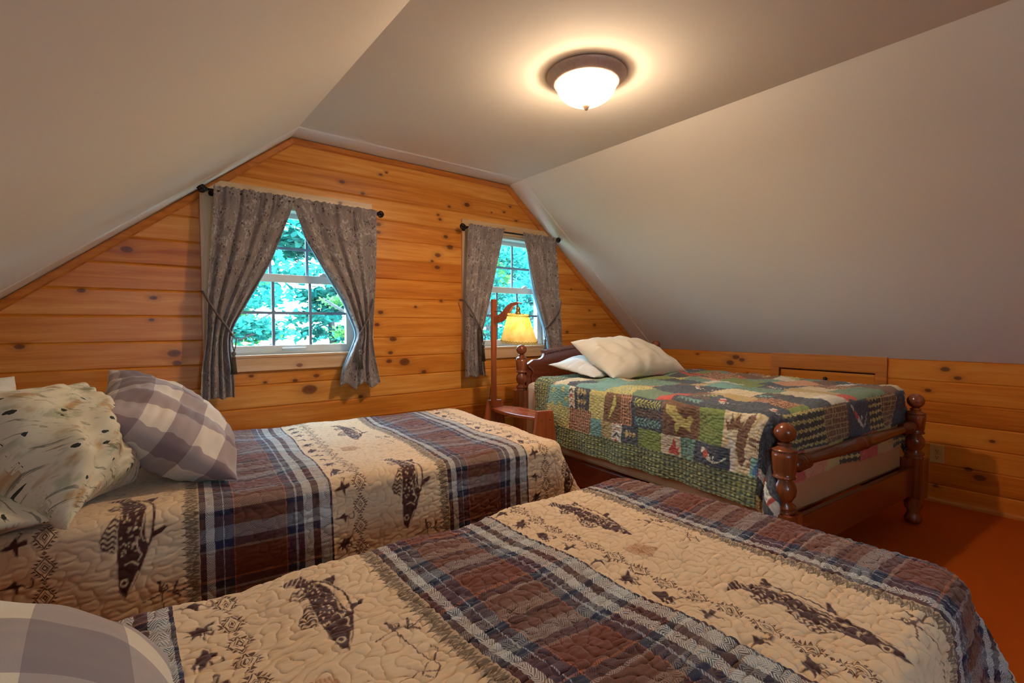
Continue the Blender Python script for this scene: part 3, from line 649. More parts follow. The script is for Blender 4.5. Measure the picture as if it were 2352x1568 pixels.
def lodge_prints(sx, ty, fishes, fly0, extras):
    """sx, ty: 1-D pattern axes (metres). returns dark, rust masks"""
    dark = np.zeros((len(sx), len(ty))); rust = np.zeros_like(dark)
    def win(cx, cy, rx, ry):
        a = slice(*np.searchsorted(sx, [cx-rx, cx+rx])); b = slice(*np.searchsorted(ty, [cy-ry, cy+ry]))
        X, Y = np.meshgrid(sx[a], ty[b], indexing='ij'); return a, b, X, Y
    for i, (x0, ytail, L, slim) in enumerate(fishes):
        a, b, X, Y = win(x0, ytail-L/2, .12, L*.62)
        if X.size:
            h_ = (sx[1]-sx[0])/3; acc = sum(fish_mask(X-x0+p*h_, (ytail-Y+q*h_)*.31/L, slim, i) for p in (-1, 0, 1) for q in (-1, 0, 1))/9
            dark[a, b] = np.maximum(dark[a, b], acc)
    k0 = math.floor((sx[0]-.88)/PER)
    for k in range(k0, k0+6):
        xc = .88+k*PER; y = fly0; i = 0
        while y > ty[0]-.05:
            a, b, X, Y = win(xc, y, .05, .05)
            if X.size:
                u = (X-xc)*100/1.3+.2; v = (y-Y)*100/1.5
                for s in FLY[i % 4]:
                    acc = 0
                    for p in (-.05, .05):
                        for q in (-.05, .05):
                            mk = pip(u+p, v+q, s[1]) if s[0] == 'p' else stroke(u+p, v+q, s[1], s[2])
                            if s[0] == 'p' and i % 4 in (1, 2): mk &= ~((np.sin(u*5+v*1.2) > .8) & (v > .2))
                            acc = acc+mk*.25
                    dark[a, b] = np.maximum(dark[a, b], acc)
            y -= .0945; i += 1
        for yr in extras:      # rods, reels, trailing line and a lidded creel between the trout
            a, b, X, Y = win(xc+.29, yr, .09, .16); u = (X-xc-.29)*100; v = (yr-Y)*100
            if X.size:
                for pts, w in (([(-1,-7),(-.5,-2),(.6,5),(1.4,9)], .14), ([(-1.2,-7.5),(-.8,-4.6)], .38), ([(-5,-3),(0,-4.6),(3,-4.2)], .14), ([(3,-6.5),(1.8,-3.8),(3.6,-2.4)], .28), ([(1.8,-3.8),(4.6,-3.9)], .22), ([(1.4,9),(-.6,11),(-2.4,9.6),(-.9,7.8),(1.8,6.4),(3.6,4.5),(2.8,2.6)], .12), ([(-6,9),(-2,8.2),(1,10)], .12)):
                    dark[a, b][stroke(u, v, pts, w)] = .9
                rr = np.hypot(u+.1, v+5.6); dark[a, b][(rr < .95) & ((rr > .62)|(rr < .22)|(np.sin(np.arctan2(v+5.6, u+.1)*6) > .6))] = .9
            a, b, X, Y = win(xc+.135, yr-.045, .06, .06); u = (X-xc-.135)*100; v = (yr-.045-Y)*100
            if X.size:
                bx = pip(u, v, [(-3.5,-3.6),(1.2,-3.2),(3.4,2.4),(-.6,3.4),(-3.8,.6)]); rust[a, b][bx] = .38
                ln = bx & ((np.sin(u*9) > .3)|(np.abs(v-u*.5) < .15)); rust[a, b][ln] = .8
    return dark, rust

def quilt_surface(S, T, z, s1f, t0, t1, R, hmax, seed, hang=.06, fold=.018, swing=.35, plan=0.0, fk=1.0):
    """drape a flat cloth S,T over a rounded slab: foot edge s1f(T), sides t0/t1. returns points"""
    Rc = R+plan; Tc = np.clip(T, t0+Rc, t1-Rc); s1 = s1f(Tc); Sc = np.minimum(S, s1-Rc)
    ds = S-Sc; dt = T-Tc; r = np.hypot(ds, dt); rs = np.maximum(r, 1e-9); es, et = ds/rs, dt/rs
    arc = R*math.pi/2; flat = np.minimum(r, plan); r = np.maximum(r-plan, 0)
    out = flat+np.where(r < arc, R*np.sin(np.minimum(r, arc)/R), R); down = np.where(r < arc, R*(1-np.cos(np.minimum(r, arc)/R)), R)
    h = np.maximum(r-arc, 0); corner = 4*(es*et)**2
    lean = hang+swing*corner
    out = out+h*lean; down = down+h*np.sqrt(np.maximum(1-lean**2, .1))
    ang = np.arctan2(et, es)
    along = np.where(np.abs(et) > np.abs(es), S, T)
    wv = np.sin(along*7.5*fk+seed)*.6+np.sin(along*13.1*fk+seed*2)*.4
    out = out+fold*(h/.35)**1.1*(wv*(1-corner)+1.5*np.sin(ang*9+seed)*corner)
    return np.stack([Sc+es*out, Tc+et*out, z-down], -1)

M_mat = plain('mattress_ticking', lin(206, 190, 172), .8, .2, 0, 120, .1, .3)
M_frame = plain('steel_bed_frame', lin(70, 60, 56), .5, .5, .7)
def twin_bed(label, frame, z, s0, s1, t0, t1):
    """mattress, box spring and metal frame hidden by the quilt"""
    root = tag(empty('twin_bed', frame[0], frame[1]), label, 'bed', 'twin beds')
    i = .035
    MB().box((s0, t0+i, z-.27), (s1-i, t1-i, z-.035)).build('mattress', M_mat, root, .03)
    MB().box((s0, t0+i, z-.44), (s1-i, t1-i, z-.275)).build('box_spring', M_mat, root, .015)
    mb = MB(); mb.box((s0, t0+i, z-.475), (s1-i, t0+i+.03, z-.441)).box((s0, t1-i-.03, z-.475), (s1-i, t1-i, z-.441)).box((s0, t0+i, z-.475), (s0+.03, t1-i, z-.441)).box((s1-i-.03, t0+i, z-.475), (s1-i, t1-i, z-.441)); mb.build('frame', M_frame, root)
    for x in (s0+.1, s1-.16):
        for y in (t0+i+.02, t1-i-.05): MB().lathe([(.02, 0), (.02, .02), (.014, .03), (.014, z-.475)], (x, y, 0), 12).build('leg', M_frame, root)
    return root
def lodge_quilt(label, frame, z, step, s_rng, t_rng, s1f, t0, t1, off, fishes, fly0, extras, seed, amp=.0042, wr=1.0, lam=.047, **kw):
    s = np.arange(s_rng[0], s_rng[1], step); t = np.arange(t_rng[0], t_rng[1], step)
    S, T = np.meshgrid(s, t, indexing='ij')
    P = quilt_surface(S, T, z, s1f, t0, t1, .042, 0, seed, **kw)
    n = waves(S, T, lam, 30, seed, .28, 1.0, .9); n2 = waves(S, T, lam*.72, 20, seed+5, .3)
    n = n*.8+.45*n2
    puff = 1-np.exp(-(n/.42)**2)
    wrk = waves(S, T, .022, 20, seed+9, .4, .35, 1.6)
    soft = waves(S, T, .35, 12, seed+3, .4)
    H = amp*puff+wr*.0009*wrk+.0045*soft
    Nn = normals(P); 
    if Nn[len(s)//4, len(t)//2, 2] < 0: Nn = -Nn
    P = P+Nn*H[..., None]
    dark, rust = lodge_prints(s+off[0], t+off[1], fishes, fly0, extras)
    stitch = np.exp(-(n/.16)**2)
    pc = np.stack([S+off[0], T+off[1], 0*S], -1)
    prt = np.stack([dark, rust, stitch, 0*S+1], -1)
    o = grid_mesh('lodge_quilt', P, M_lodge, attrs={'pc': ('FLOAT_VECTOR', pc), 'print': ('FLOAT_COLOR', prt)}, solid=.006)
    o.location = frame[0]; o.rotation_euler = (0, 0, frame[1])
    return tag(o, label, 'quilt', 'matching fishing quilts on the twin beds')
frB = ((0, 0, 0), 0); ZB = .548
footB = lambda t: 1.485+.062*(1.2-t)
twin_bed('foreground twin bed wholly under its plaid and trout quilt', frB, ZB, -.42, 1.46, .22, 1.19)
lodge_quilt('fishing quilt on the foreground twin bed, with two long brown trout near the foot', frB, ZB, .0022, (-.36, 2.0), (-.18, 1.42), footB, .212, 1.20, (0, 0),
    [(1.055, 1.132, .31, 1.3), (1.035, .538, .32, 1.25), (.288, 1.141, .31, 1.15), (.288, .545, .31, 1.15), (1.84, .9, .31, 1), (1.84, .3, .31, 1)], 1.158, [.80, .20, 1.4], 4, amp=.0034, wr=1.1, lam=.047, hang=.13, swing=.30, fold=.02, plan=.05)
phA = math.atan(-.0843); frA = ((0, 0, 0), phA); ZA = .610
footA = lambda t: 1.372+0*t
twin_bed('far twin bed alongside the wood wall, under the quilt with the propped pillows', frA, ZA, -.50, 1.34, 1.66, 2.70)
lodge_quilt('fishing quilt on the far twin bed, with a trout hanging down its near side', frA, ZA, .0030, (-.56, 1.85), (1.12, 3.0), footA, 1.645, 2.72, (.457, 0),
    [(1.07, 2.50, .33, 1.05), (1.085, 1.80, .345, 1.05), (.295, 2.50, .33, 1.05), (.30, 1.80, .345, 1.05), (1.86, 2.3, .33, 1.3), (1.86, 1.75, .33, 1.3)], 2.68, [2.1, 1.40], 15, amp=.0026, wr=.5, hang=.07, swing=.33, fold=.016, plan=.03)

# ------------------------------------------------------------------ carved full bed (local frame: u across, v towards the head)
M_cherry = wood_material('dark_cherry', 'z', lin(146, 76, 40), lin(106, 50, 27), .24, coat=.3)
M_cherryx = wood_material('dark_cherry_rail', 'x', lin(116, 54, 30), lin(92, 41, 23), .26, coat=.3)
M_cherryy = wood_material('dark_cherry_side', 'y', lin(106, 48, 27), lin(84, 36, 20), .3, coat=.2)
BO = (2.05, .848, 0); BR = -.0727; BW = 1.419; BL = 1.81
bed = tag(empty('four_poster_bed', BO, BR), 'carved dark cherry four poster bed with ball finials standing before the sloped ceiling', 'bed')
def post(u, v, top, k, blk_top, foot=True):
    r = .043*k
    prof = [(.0, 0), (.86, .012), (1.0, .03), (.8, .05), (.62, .07), (.95, .095), (1.05, .12), (.7, .148), (.8, .16)]
    mb = MB()
    mb.lathe([(r*a, z) for a, z in prof], (u, v, 0), 24)
    b = .052*k
    mb.prism([(u-b, v-b+.008), (u-b+.008, v-b), (u+b-.008, v-b), (u+b, v-b+.008), (u+b, v+b-.008), (u+b-.008, v+b), (u-b+.008, v+b), (u-b, v+b-.008)], 'z', .155, blk_top)
    t = top; s = k
    P = [(1.0, blk_top-.002), (.86, blk_top+.010), (.78, blk_top+.012), (1.02, blk_top+.018), (1.02, blk_top+.026)]
    L = top-blk_top; f = lambda a: blk_top+.026+(L-.026)*a
    P += [(.62, f(.045)), (.72, f(.07)), (.98, f(.13)), (1.06, f(.19)), (.98, f(.25)), (.66, f(.315)), (.62, f(.33)), (.98, f(.335)), (1.06, f(.35)), (.98, f(.365)), (.9, f(.375)), (.98, f(.42)), (1.06, f(.53)), (1.1, f(.60)), (1.06, f(.655)), (.8, f(.662)), (1.12, f(.668)), (1.12, f(.676)), (.9, f(.69)), (.56, f(.715)), (.5, f(.725)), (.62, f(.735)), (.62, f(.748)), (.44, f(.758)), (.4, f(.765))]
    R_ = (1-.765)*(L-.026)/2*1.03; cz = top-R_
    mb.lathe([(r*a, z) for a, z in P], (u, v, 0), 32)
    p = mb.build('post', M_cherry, bed)
    MB().ball((u, v, cz), R_, 28, (1.02, 1.02, 1)).build('ball_finial', M_cherry, p)
    return p
post(0, 0, .732, 1.0, .375); post(BW, 0, .732, 1.0, .375)
post(0, BL, .985, .86, .665); post(BW, BL, .985, .86, .665)
# foot rail: turned, swelling, ringed at both ends and centre
def seg(u): return u*BW
prof = [(.030, .045), (.030, .085), (.036, .09), (.036, .098), (.03, .105), (.034, .115), (.034, .14), (.024, .15), (.033, .158), (.033, .168), (.022, .178), (.019, .20), (.026, .42), (.030, .60), (.032, .675), (.034, .68), (.034, .688), (.031, .694), (.031, .709)]
full = prof+[(r, BW-h) for r, h in prof[::-1]]
MB().lathe(full, (0, 0, .553), 24, 'x').build('foot_rail', M_cherryx, bed)
MB().box((.045, -.014, .176), (BW-.045, .014, .332)).build('foot_board', M_cherryx, bed, .004)
for u in (-.012, BW-.016): MB().box((u, .045, .15), (u+.028, BL-.045, .30)).build('side_rail', M_cherryy, bed, .004)
# headboard panel with swan shoulders, crest moulding and dentils
half = [(.03, .30), (.03, .845), (.05, .848), (.075, .862), (.095, .874), (.15, .876), (.175, .884), (.188, .90), (.192, .915)]
half2 = [(x*1.0, z) for x, z in half]
cres = [(.20, .925), (.35, .951), (.5, .966), (BW/2, .978)]
pts = half2+cres; polyH = pts+[(BW-x, z) for x, z in pts[::-1][1:]]
MB().prism(polyH, 'y', BL-.014, BL+.014).build('headboard', M_cherryx, bed, .003)
mb = MB()
crest = [(.192, .932), (.35, .955), (.5, .970), (BW/2, .982)]; crest = crest+[(BW-x, z) for x, z in crest[::-1][1:]]
for (x0, z0), (x1, z1) in zip(crest[:-1], crest[1:]):
    for (d, lo, hi) in ((.030, -.006, .006), (.024, -.016, -.006)):
        a, b = BL-d, BL+d
        mb.add([(x0, a, z0+lo), (x1, a, z1+lo), (x1, b, z1+lo), (x0, b, z0+lo), (x0, a, z0+hi), (x1, a, z1+hi), (x1, b, z1+hi), (x0, b, z0+hi)], [(0,3,2,1),(4,5,6,7),(0,1,5,4),(1,2,6,5),(2,3,7,6),(3,0,4,7)])
mb.build('crest_moulding', M_cherryx, bed)
mb = MB(); x = .20
while x < BW-.2:
    z = np.interp(x, [c[0] for c in crest], [c[1] for c in crest])-.027
    mb.box((x, BL-.021, z), (x+.007, BL-.013, z+.011)); x += .0125
mb.build('dentil_strip', M_cherryx, bed)
# scrolled bracket beside the left head post
for sx_, u0 in ((1, .045), (-1, BW-.045)):
    mb = MB(); mb.tube([(u0, BL-.02, .66), (u0+sx_*.03, BL-.02, .68), (u0+sx_*.042, BL-.02, .72), (u0+sx_*.03, BL-.02, .755), (u0+sx_*.045, BL-.02, .78), (u0+sx_*.035, BL-.02, .81), (u0, BL-.02, .83)], .008, 8); mb.build('scroll_bracket', M_cherryx, bed)
MB().lathe([(.012, .985), (.012, .99), (.005, .995), (.008, 1.004), (.010, 1.012), (.006, 1.02), (.002, 1.028)], (BW/2, BL, 0), 14).build('crest_finial', plain('aged_brass', lin(150, 110, 60), .35, .5, .8), bed)
M_box = plain('box_spring_cloth', lin(212, 158, 112), .85, .2, 0, 260, .3, .5)
M_sheet = plain('cream_sheet', lin(222, 206, 196), .85, .2, 0, 9, .1)
mt = MB().box((.02, .07, .505), (BW-.02, BL-.02, .72)).build('mattress', M_sheet, bed, .035)
MB().box((.012, .055, .30), (BW-.012, BL-.02, .503)).build('box_spring', M_box, bed, .018)
mb = MB().box((.3, .3, .10), (.36, BL-.3, .15)); mb.box((.01, .9, .10), (BW-.01, .96, .16)); mb.build('slat_support', M_cherryy, bed)

# patchwork quilt
C = {k: np.array(lin(*v)) for k, v in dict(navy=(52,60,78), cream=(222,202,164), green=(122,140,62), brown=(122,78,50), turq=(118,168,158), yel=(206,190,112), red=(206,74,58), tan=(196,168,108), blue=(62,106,156), sage=(112,140,110), white=(224,216,200), lemon=(196,190,100), dkgreen=(42,52,46), gold=(214,194,112), peach=(214,150,110), black=(34,36,40)).items()}
def fill(img, m, c): img[m] = C[c] if isinstance(c, str) else c
def lattice(img, m, x, y, bg, ln, p=.02, w=.18):
    fill(img, m, bg); l = ((x/p % 1) < w) | ((y/p % 1) < w); img[m & l] = C[ln]
    a = m & ((x/p % 1) > w) & ((x/p % 1) < w*2.2) & ~l; img[a] = C[bg]*.6
def tree_m(x, y, h):   # upright pine, y up 0..h
    t = y/h*3; return ((np.abs(x) < (1-(t % 1))*.30*h*(1.15-y/h*.45)) & (y > 0) & (y < h)) | ((np.abs(x) < .03*h) & (y > -.18*h) & (y <= 0))
def leaf_m(x, y, L):   # frond along x 0..L
    st = (np.abs(y) < .0022) & (x > 0) & (x < L); k = (x % .021)/.021
    lf = (np.abs(np.abs(y)-.004-.016*k) < .0052*np.sin(np.pi*np.clip(k, 0, 1))+.0008) & (x > .01) & (x < L) & (np.abs(y) < .026); return st | lf
def motif(img, m, x, y, kind, w, h, r):
    """x right 0..w, y up 0..h inside the patch"""
    cx, cy = x-w/2, y-h/2
    if kind == 'trees':
        fill(img, m, 'navy')
        for k in range(3): img[m & tree_m(-(cy) if False else cy+0*x, x-(.25*w), .5*w) if False else m & tree_m(y-(k+.5)*h/3, x-.22*w, .62*w)] = C['tan']
    elif kind == 'leaf':
        fill(img, m, 'navy')
        for k, c in ((.8, 'lemon'), (.5, 'brown'), (.2, 'turq')): img[m & leaf_m(x-.06*w, y-k*h, .88*w)] = C[c]
    elif kind == 'flowers':
        fill(img, m, 'turq')
        for fx, fy, q in ((.25,.75,.022),(.75,.85,.018),(.9,.5,.018),(.3,.25,.016),(.65,.22,.024)):
            d = np.hypot(x-fx*w, y-fy*h); a = np.arctan2(y-fy*h, x-fx*w); img[m & (d < q*(.8+.25*np.cos(a*9)))] = C['lemon']
    elif kind == 'arrows':
        fill(img, m, 'white')
        t = (y+np.abs(cx)*.9)/.034; b = t % 1; k = np.floor(t).astype(int) % 3
        img[m & (b < .45) & (np.abs(cx) < w*.40) & (k == 0)] = C['red']; img[m & (b < .4) & (np.abs(cx) < w*.40) & (k == 1)] = C['black']; img[m & (b < .3) & (np.abs(cx) < w*.4) & (k == 2)] = C['peach']
    elif kind == 'eagle':
        fill(img, m, 'brown'); s = min(w, h)
        poly = [(-.42,.38),(-.1,.36),(.06,.12),(.2,.02),(.3,.18),(.42,.08),(.36,-.06),(.3,-.2),(.36,-.32),(.2,-.24),(.05,-.16),(0,-.3),(-.08,-.42),(-.12,-.2),(-.06,-.06),(-.2,.08),(-.4,.2)]
        img[m & pip(cx/s, cy/s, poly)] = C['gold']
    elif kind == 'moose':
        fill(img, m, 'cream'); img[m & (np.sin(x*60+2*np.sin(y*40)) > .96)] = C['tan']; s = h
        # standing sideways: head up-left, legs to the right
        for q in ([(.17,.78),(.30,.82),(.34,.72),(.31,.60),(.27,.45),(.29,.30),(.24,.20),(.19,.26),(.14,.5)], [(.24,.78),(.33,.95),(.44,.99),(.46,.92),(.40,.84),(.36,.72)], [(.0,.70),(-.03,.86),(.04,.80),(.06,.97),(.11,.84),(.19,.99),(.20,.84),(.27,.87),(.22,.76),(.1,.74)]): img[m & pip(x/s-.06, y/s, q)] = C['brown']
        for q in ([(.36,.64),(.54,.62),(.74,.68)], [(.36,.58),(.54,.52),(.76,.53)], [(.36,.34),(.54,.37),(.76,.34)], [(.33,.25),(.5,.21),(.72,.20)]): img[m & stroke(x/s-.06, y/s, q, .02)] = C['brown']
        img[m & pip(x/s, y/s, [(.02,-.1),(.18,-.1),(.2,.5),(.12,.62),(.06,.3)])] = C['white']
    elif kind == 'feather':
        fill(img, m, 'navy')
        L = min(w, .22)
        for (ax, ay, bx, by) in ((.22*w,.75*h,.55*w,.2*h),):
            d = np.array([bx-ax, by-ay]); n = np.hypot(*d); d /= n; t = ((x-ax)*d[0]+(y-ay)*d[1])/n; q = np.abs(-(x-ax)*d[1]+(y-ay)*d[0])
            f = (t > 0) & (t < 1) & (q < .016*np.sin(np.pi*np.clip(t*.85+.12, 0, 1))); img[m & f] = C['white']; img[m & f & (t > .3) & (t < .6)] = C['red']; img[m & f & (t > .26) & (t < .3)] = C['black']
        img[m & stroke(x, y, [(.5*w,.3*h),(.6*w,.16*h),(.75*w,.28*h),(.9*w,.5*h)], .0028)] = C['white']; img[m & stroke(x, y, [(.6*w,.45*h),(.58*w,.18*h)], .003)] = C['white']
    elif kind == 'fox':
        fill(img, m, 'cream'); img[m & pip(x/w, y/h, [(.35,.05),(.42,.3),(.6,.55),(.72,.95),(.8,.6),(.78,.4),(.98,.45),(.85,.25),(.95,.05)])] = C['red']
    elif kind == 'bear':
        fill(img, m, 'turq'); img[m & pip(x/w, y/h, [(.05,.1),(.08,.45),(.2,.72),(.4,.86),(.6,.84),(.72,.95),(.85,.85),(.78,.66),(.62,.6),(.6,.4),(.8,.3),(.92,.42),(.98,.2),(.7,.08),(.4,.15),(.2,.02)])] = C['blue']
        img[m & ((np.abs(x/w-.9) < .02)|(np.abs(y/h-.7) < .015)) & (x/w > .7)] = C['lemon']
    elif kind == 'dia':
        fill(img, m, 'black'); p = .040; q = (x % p)/p-.5; v = (y % (p*.9))/(p*.9)-.5; d = np.abs(q)+np.abs(v)*1.15
        img[m & (d < .38)] = C['gold']; img[m & (d < .1)] = C['black']; e = (np.abs(np.abs(q)-.42) < .05) & (np.abs(v) < .2); img[m & e] = C['gold']
    elif kind == 'sun':
        fill(img, m, 'red'); d = np.hypot(cx, cy); img[m & (np.abs(d-.03) < .008)] = C['navy']; img[m & (d < .012)] = C['navy']
    elif kind == 'pond':
        fill(img, m, 'sage'); img[m & (np.sin(x*110)*np.sin(y*90) > .72)] = C['turq']
    elif kind == 'brownleaf':
        fill(img, m, 'brown'); img[m & pip(cx/h, cy/h, [(.02,.45),(.14,.3),(.12,.05),(-.04,-.3),(-.14,-.42),(-.08,-.2),(-.02,.1)])] = C['lemon']
    elif kind == 'latb': lattice(img, m, x, y, 'brown', 'peach', .018)
    elif kind == 'latd': lattice(img, m, x, y, np.array(lin(96, 54, 36)) if False else 'brown', 'tan', .026, .12)
    elif kind == 'latt': lattice(img, m, x, y, 'sage', 'turq', .022)
    elif kind == 'floral':
        fill(img, m, 'yel'); img[m & (waves(x, y, .018, 8, 3) > .7)] = C['sage']
    else:
        fill(img, m, kind); img[m & (((x/.017 % 1) < .1)|((y/.017 % 1) < .1))] = C[kind]*.85+.02
def border(img, m, x, y):
    p = .024; a = (x/p % 1) < .42; b = (y/p % 1) < .42
    img[m] = C['dkgreen']; img[m & (a ^ b)] = C['sage']*.5; img[m & a & b] = C['lemon']*.8
    img[m & (((x/p % 1)-.75)**2 < .006)] = C['lemon']*.6; img[m & (((y/p % 1)-.75)**2 < .006)] = C['lemon']*.6
def patchwork():
    st = .0040; Rq = .05; ZQ = .762
    s = np.arange(-BL+.19, .36, st)          # s = -v  (foot side positive)
    t = np.arange(-.44, BW+.30, st)
    S, T = np.meshgrid(s, t, indexing='ij')
    t0, t1, foot = -.022, BW+.012, -.045
    hem_cut = T
    Rr_ = Rq
    P = quilt_surface(S, T, ZQ, lambda q: foot+.0*q, t0, t1, Rq, 0, 2, hang=.03, fold=.016, swing=.10, fk=.8)
    # crumple and quilted cross hatching
    n = waves(S, T, .030, 26, 31, .35); puff = 1-np.exp(-(n/.4)**2)
    H = .0036*puff+.0016*waves(S, T, .016, 20, 33, .4, .4, 1.5)+.006*waves(S, T, .30, 10, 35)
    Nn = normals(P)
    if Nn[len(s)//3, len(t)//2, 2] < 0: Nn = -Nn
    P = P+Nn*H[..., None]
    # keep the cloth outside the posts and rail
    img = np.zeros(S.shape+(3,))
    v = -S
    y0 = t0+Rq-Rq*math.pi/2          # pattern coordinate where the side drop starts (about z = top - R)
    dsd = (t0+Rq)-T; drop = dsd-Rq*math.pi/2+Rq    # vertical drop below the top on the left side
    left = drop > .012
    cols = [('flowers', 1.484, 1.270), ('arrows', 1.270, 1.232), ('trees', 1.222, 1.095), ('yel', 1.095, .965), ('brownleaf', .965, .85), ('latb', .85, .772), ('leaf', .772, .575), ('eagle', .575, .378), ('green', .378, .247), ('moose', .247, -.06)]
    fill(img, np.ones(S.shape, bool), 'cream')
    b1_, b2_ = .172, .268
    for kind, va, vb in cols:
        hh = .30 if kind == 'moose' else b1_
        m = left & (v <= va) & (v > vb) & (drop < (hh if kind != 'moose' else b2_)); motif(img, m, va-v, hh-drop, kind, va-vb, hh-.012, 1)
    row2 = [('floral', 1.484, 1.270), ('latb', 1.270, 1.075), ('turq', 1.075, .985), ('tan', .985, .90), ('arrows', .90, .838), ('trees', .838, .725), ('green', .725, .581), ('fox', .581, .47), ('latt', .47, .392), ('feather', .392, .209), ('bear', .12, -.045)]
    for kind, va, vb in row2:
        if kind == 'bear': m = left & (v <= va) & (v > vb) & (drop < b2_) & (drop > .19); motif(img, m, va-v, b2_-drop, kind, va-vb, .085, 1); continue
        lo = b1_-.03 if kind in ('latb', 'floral') else b1_
        m = left & (v <= va) & (v > vb) & (drop < b2_) & (drop >= lo); 
        if kind == 'trees': fill(img, m, 'navy'); img[m & tree_m((drop-b1_)-.045, va-v-.03, .07)] = C['tan']
        else: motif(img, m, va-v, b2_-drop, kind, va-vb, b2_-b1_, 1)
    m = left & (drop >= b2_); border(img, m, S, drop)
    # top
    top = ~left & (v > .03)
    kinds = ['navy', 'green', 'feather', 'latt', 'sage', 'sun', 'cream', 'brown', 'turq', 'tan', 'leaf', 'floral', 'latb', 'green', 'pond', 'white', 'navy', 'peach', 'sage']
    r = np.random.default_rng(5)
    u0 = t0+Rq-.04; row = 0
    while u0 < BW+.05:
        du = r.choice([.11, .15, .19]); va = 1.46; 
        while va > .02:
            dv = r.choice([.10, .15, .20, .24]); k = kinds[r.integers(len(kinds))]
            m = top & (T >= u0) & (T < u0+du) & (v <= va) & (v > va-dv); motif(img, m, va-v, T-u0, k, dv, du, 1); va -= dv
        u0 += du; row += 1
    m = top & (v > 1.46); border(img, m, S, T)
    m = left & (v > 1.484); border(img, m, S, drop)
    img[np.abs(v-1.478) < .004] = C['navy']
    m = top & (v > 1.40) & (v < 1.458) & (T < .5); fill(img, m, 'peach'); m = top & (v > 1.30) & (v < 1.44) & (T < .5); fill(img, m, 'cream')
    # foot end: drop over the foot
    dft = S-(foot-Rq)-Rq*math.pi/2+Rq; ft = (S > -.03-.02) & (T > t0+.02)
    fc = [('navy', -.5, .085), ('dia', .085, .44), ('latd', .44, .665), ('feather', .665, .90), ('dia', .90, 1.08), ('latd', 1.08, 1.24), ('feather', 1.24, 1.8)]
    for kind, ua, ub in fc:
        m = ft & (T >= ua) & (T < ub) & (dft < .185); motif(img, m, T-ua, .185-dft, kind, ub-ua, .20, 1)
    f2 = [('navy', -.5, .1), ('red', .1, .26), ('peach', .26, .44), ('yel', .44, .62), ('dia', .62, .78), ('red', .78, .98), ('tan', .98, 1.2), ('dia', 1.2, 1.8)]
    for kind, ua, ub in f2:
        m = ft & (T >= ua) & (T < ub) & (dft >= .185); motif(img, m, T-ua, .3-dft, kind, ub-ua, .12, 1)
    # end corner of the cloth hanging at the foot post
    cor = (S > foot-.012) & (T < t0+.02)
    motif(img, cor, T+.5, .3-S, 'feather', .28, .22, 1); a = cor & (dsd > .25) & (dsd < .29); fill(img, a, 'white'); img[a & (np.abs((S*9) % 1-.5) < .08)] = C['red']; a = cor & (dsd > .36); fill(img, a, 'tan')
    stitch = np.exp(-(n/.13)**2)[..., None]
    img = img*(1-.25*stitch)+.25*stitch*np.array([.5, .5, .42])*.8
    # trims: cloth is only as wide as the hem; wavy hem left, short at the foot
    hemL = .405+.012*np.sin(v*5+1)+.008*np.sin(v*11)
    keep_t = T > -(hemL-.0)
    Tm = np.maximum(T, -hemL+t0); 
    hs = .315
    o_attr = np.concatenate([img, np.ones(S.shape+(1,))], -1)
    # clamp overlong cloth by re-parametrising the hanging edge instead of deleting faces
    N = NT('patchwork_quilt'); a = N.n('Attribute'); a.attribute_name = 'col'; pcn = N.attr('pc')
    fb = N.noise(pcn, 240, 3, .7); cc = N.mix(N.m('MULTIPLY', fb, .22), a.outputs['Color'], (.5, .48, .4))
    N.bsdf(cc, .85, .15, normal=N.bump(N.noise(pcn, 800, 1), .15, .001), sheen=.2)
    pcv = np.stack([S, T, 0*S], -1)
    # hem limits: slice the grid
    i1 = np.searchsorted(s, .245); j0 = np.searchsorted(t, -.395)
    sl = (slice(0, i1), slice(j0, None))
    o = grid_mesh('patchwork_quilt', P[sl], N.mat, attrs={'col': ('FLOAT_COLOR', o_attr[sl]), 'pc': ('FLOAT_VECTOR', pcv[sl])}, solid=.005)
    return o, P
oq, _ = patchwork()
# local frame of the quilt grid is (s=-v, t=u): rotate into the bed frame
me = oq.data; n_ = len(me.vertices); cb = np.empty(n_*3, np.float32); me.vertices.foreach_get('co', cb); cb = cb.reshape(-1, 3)
cb = np.stack([cb[:, 1], -cb[:, 0], cb[:, 2]], -1); me.vertices.foreach_set('co', cb.ravel()); me.update()
oq.location = BO; oq.rotation_euler = (0, 0, BR)
tag(oq, 'green, navy and cream patchwork quilt with woodland animals on the four poster bed', 'quilt')

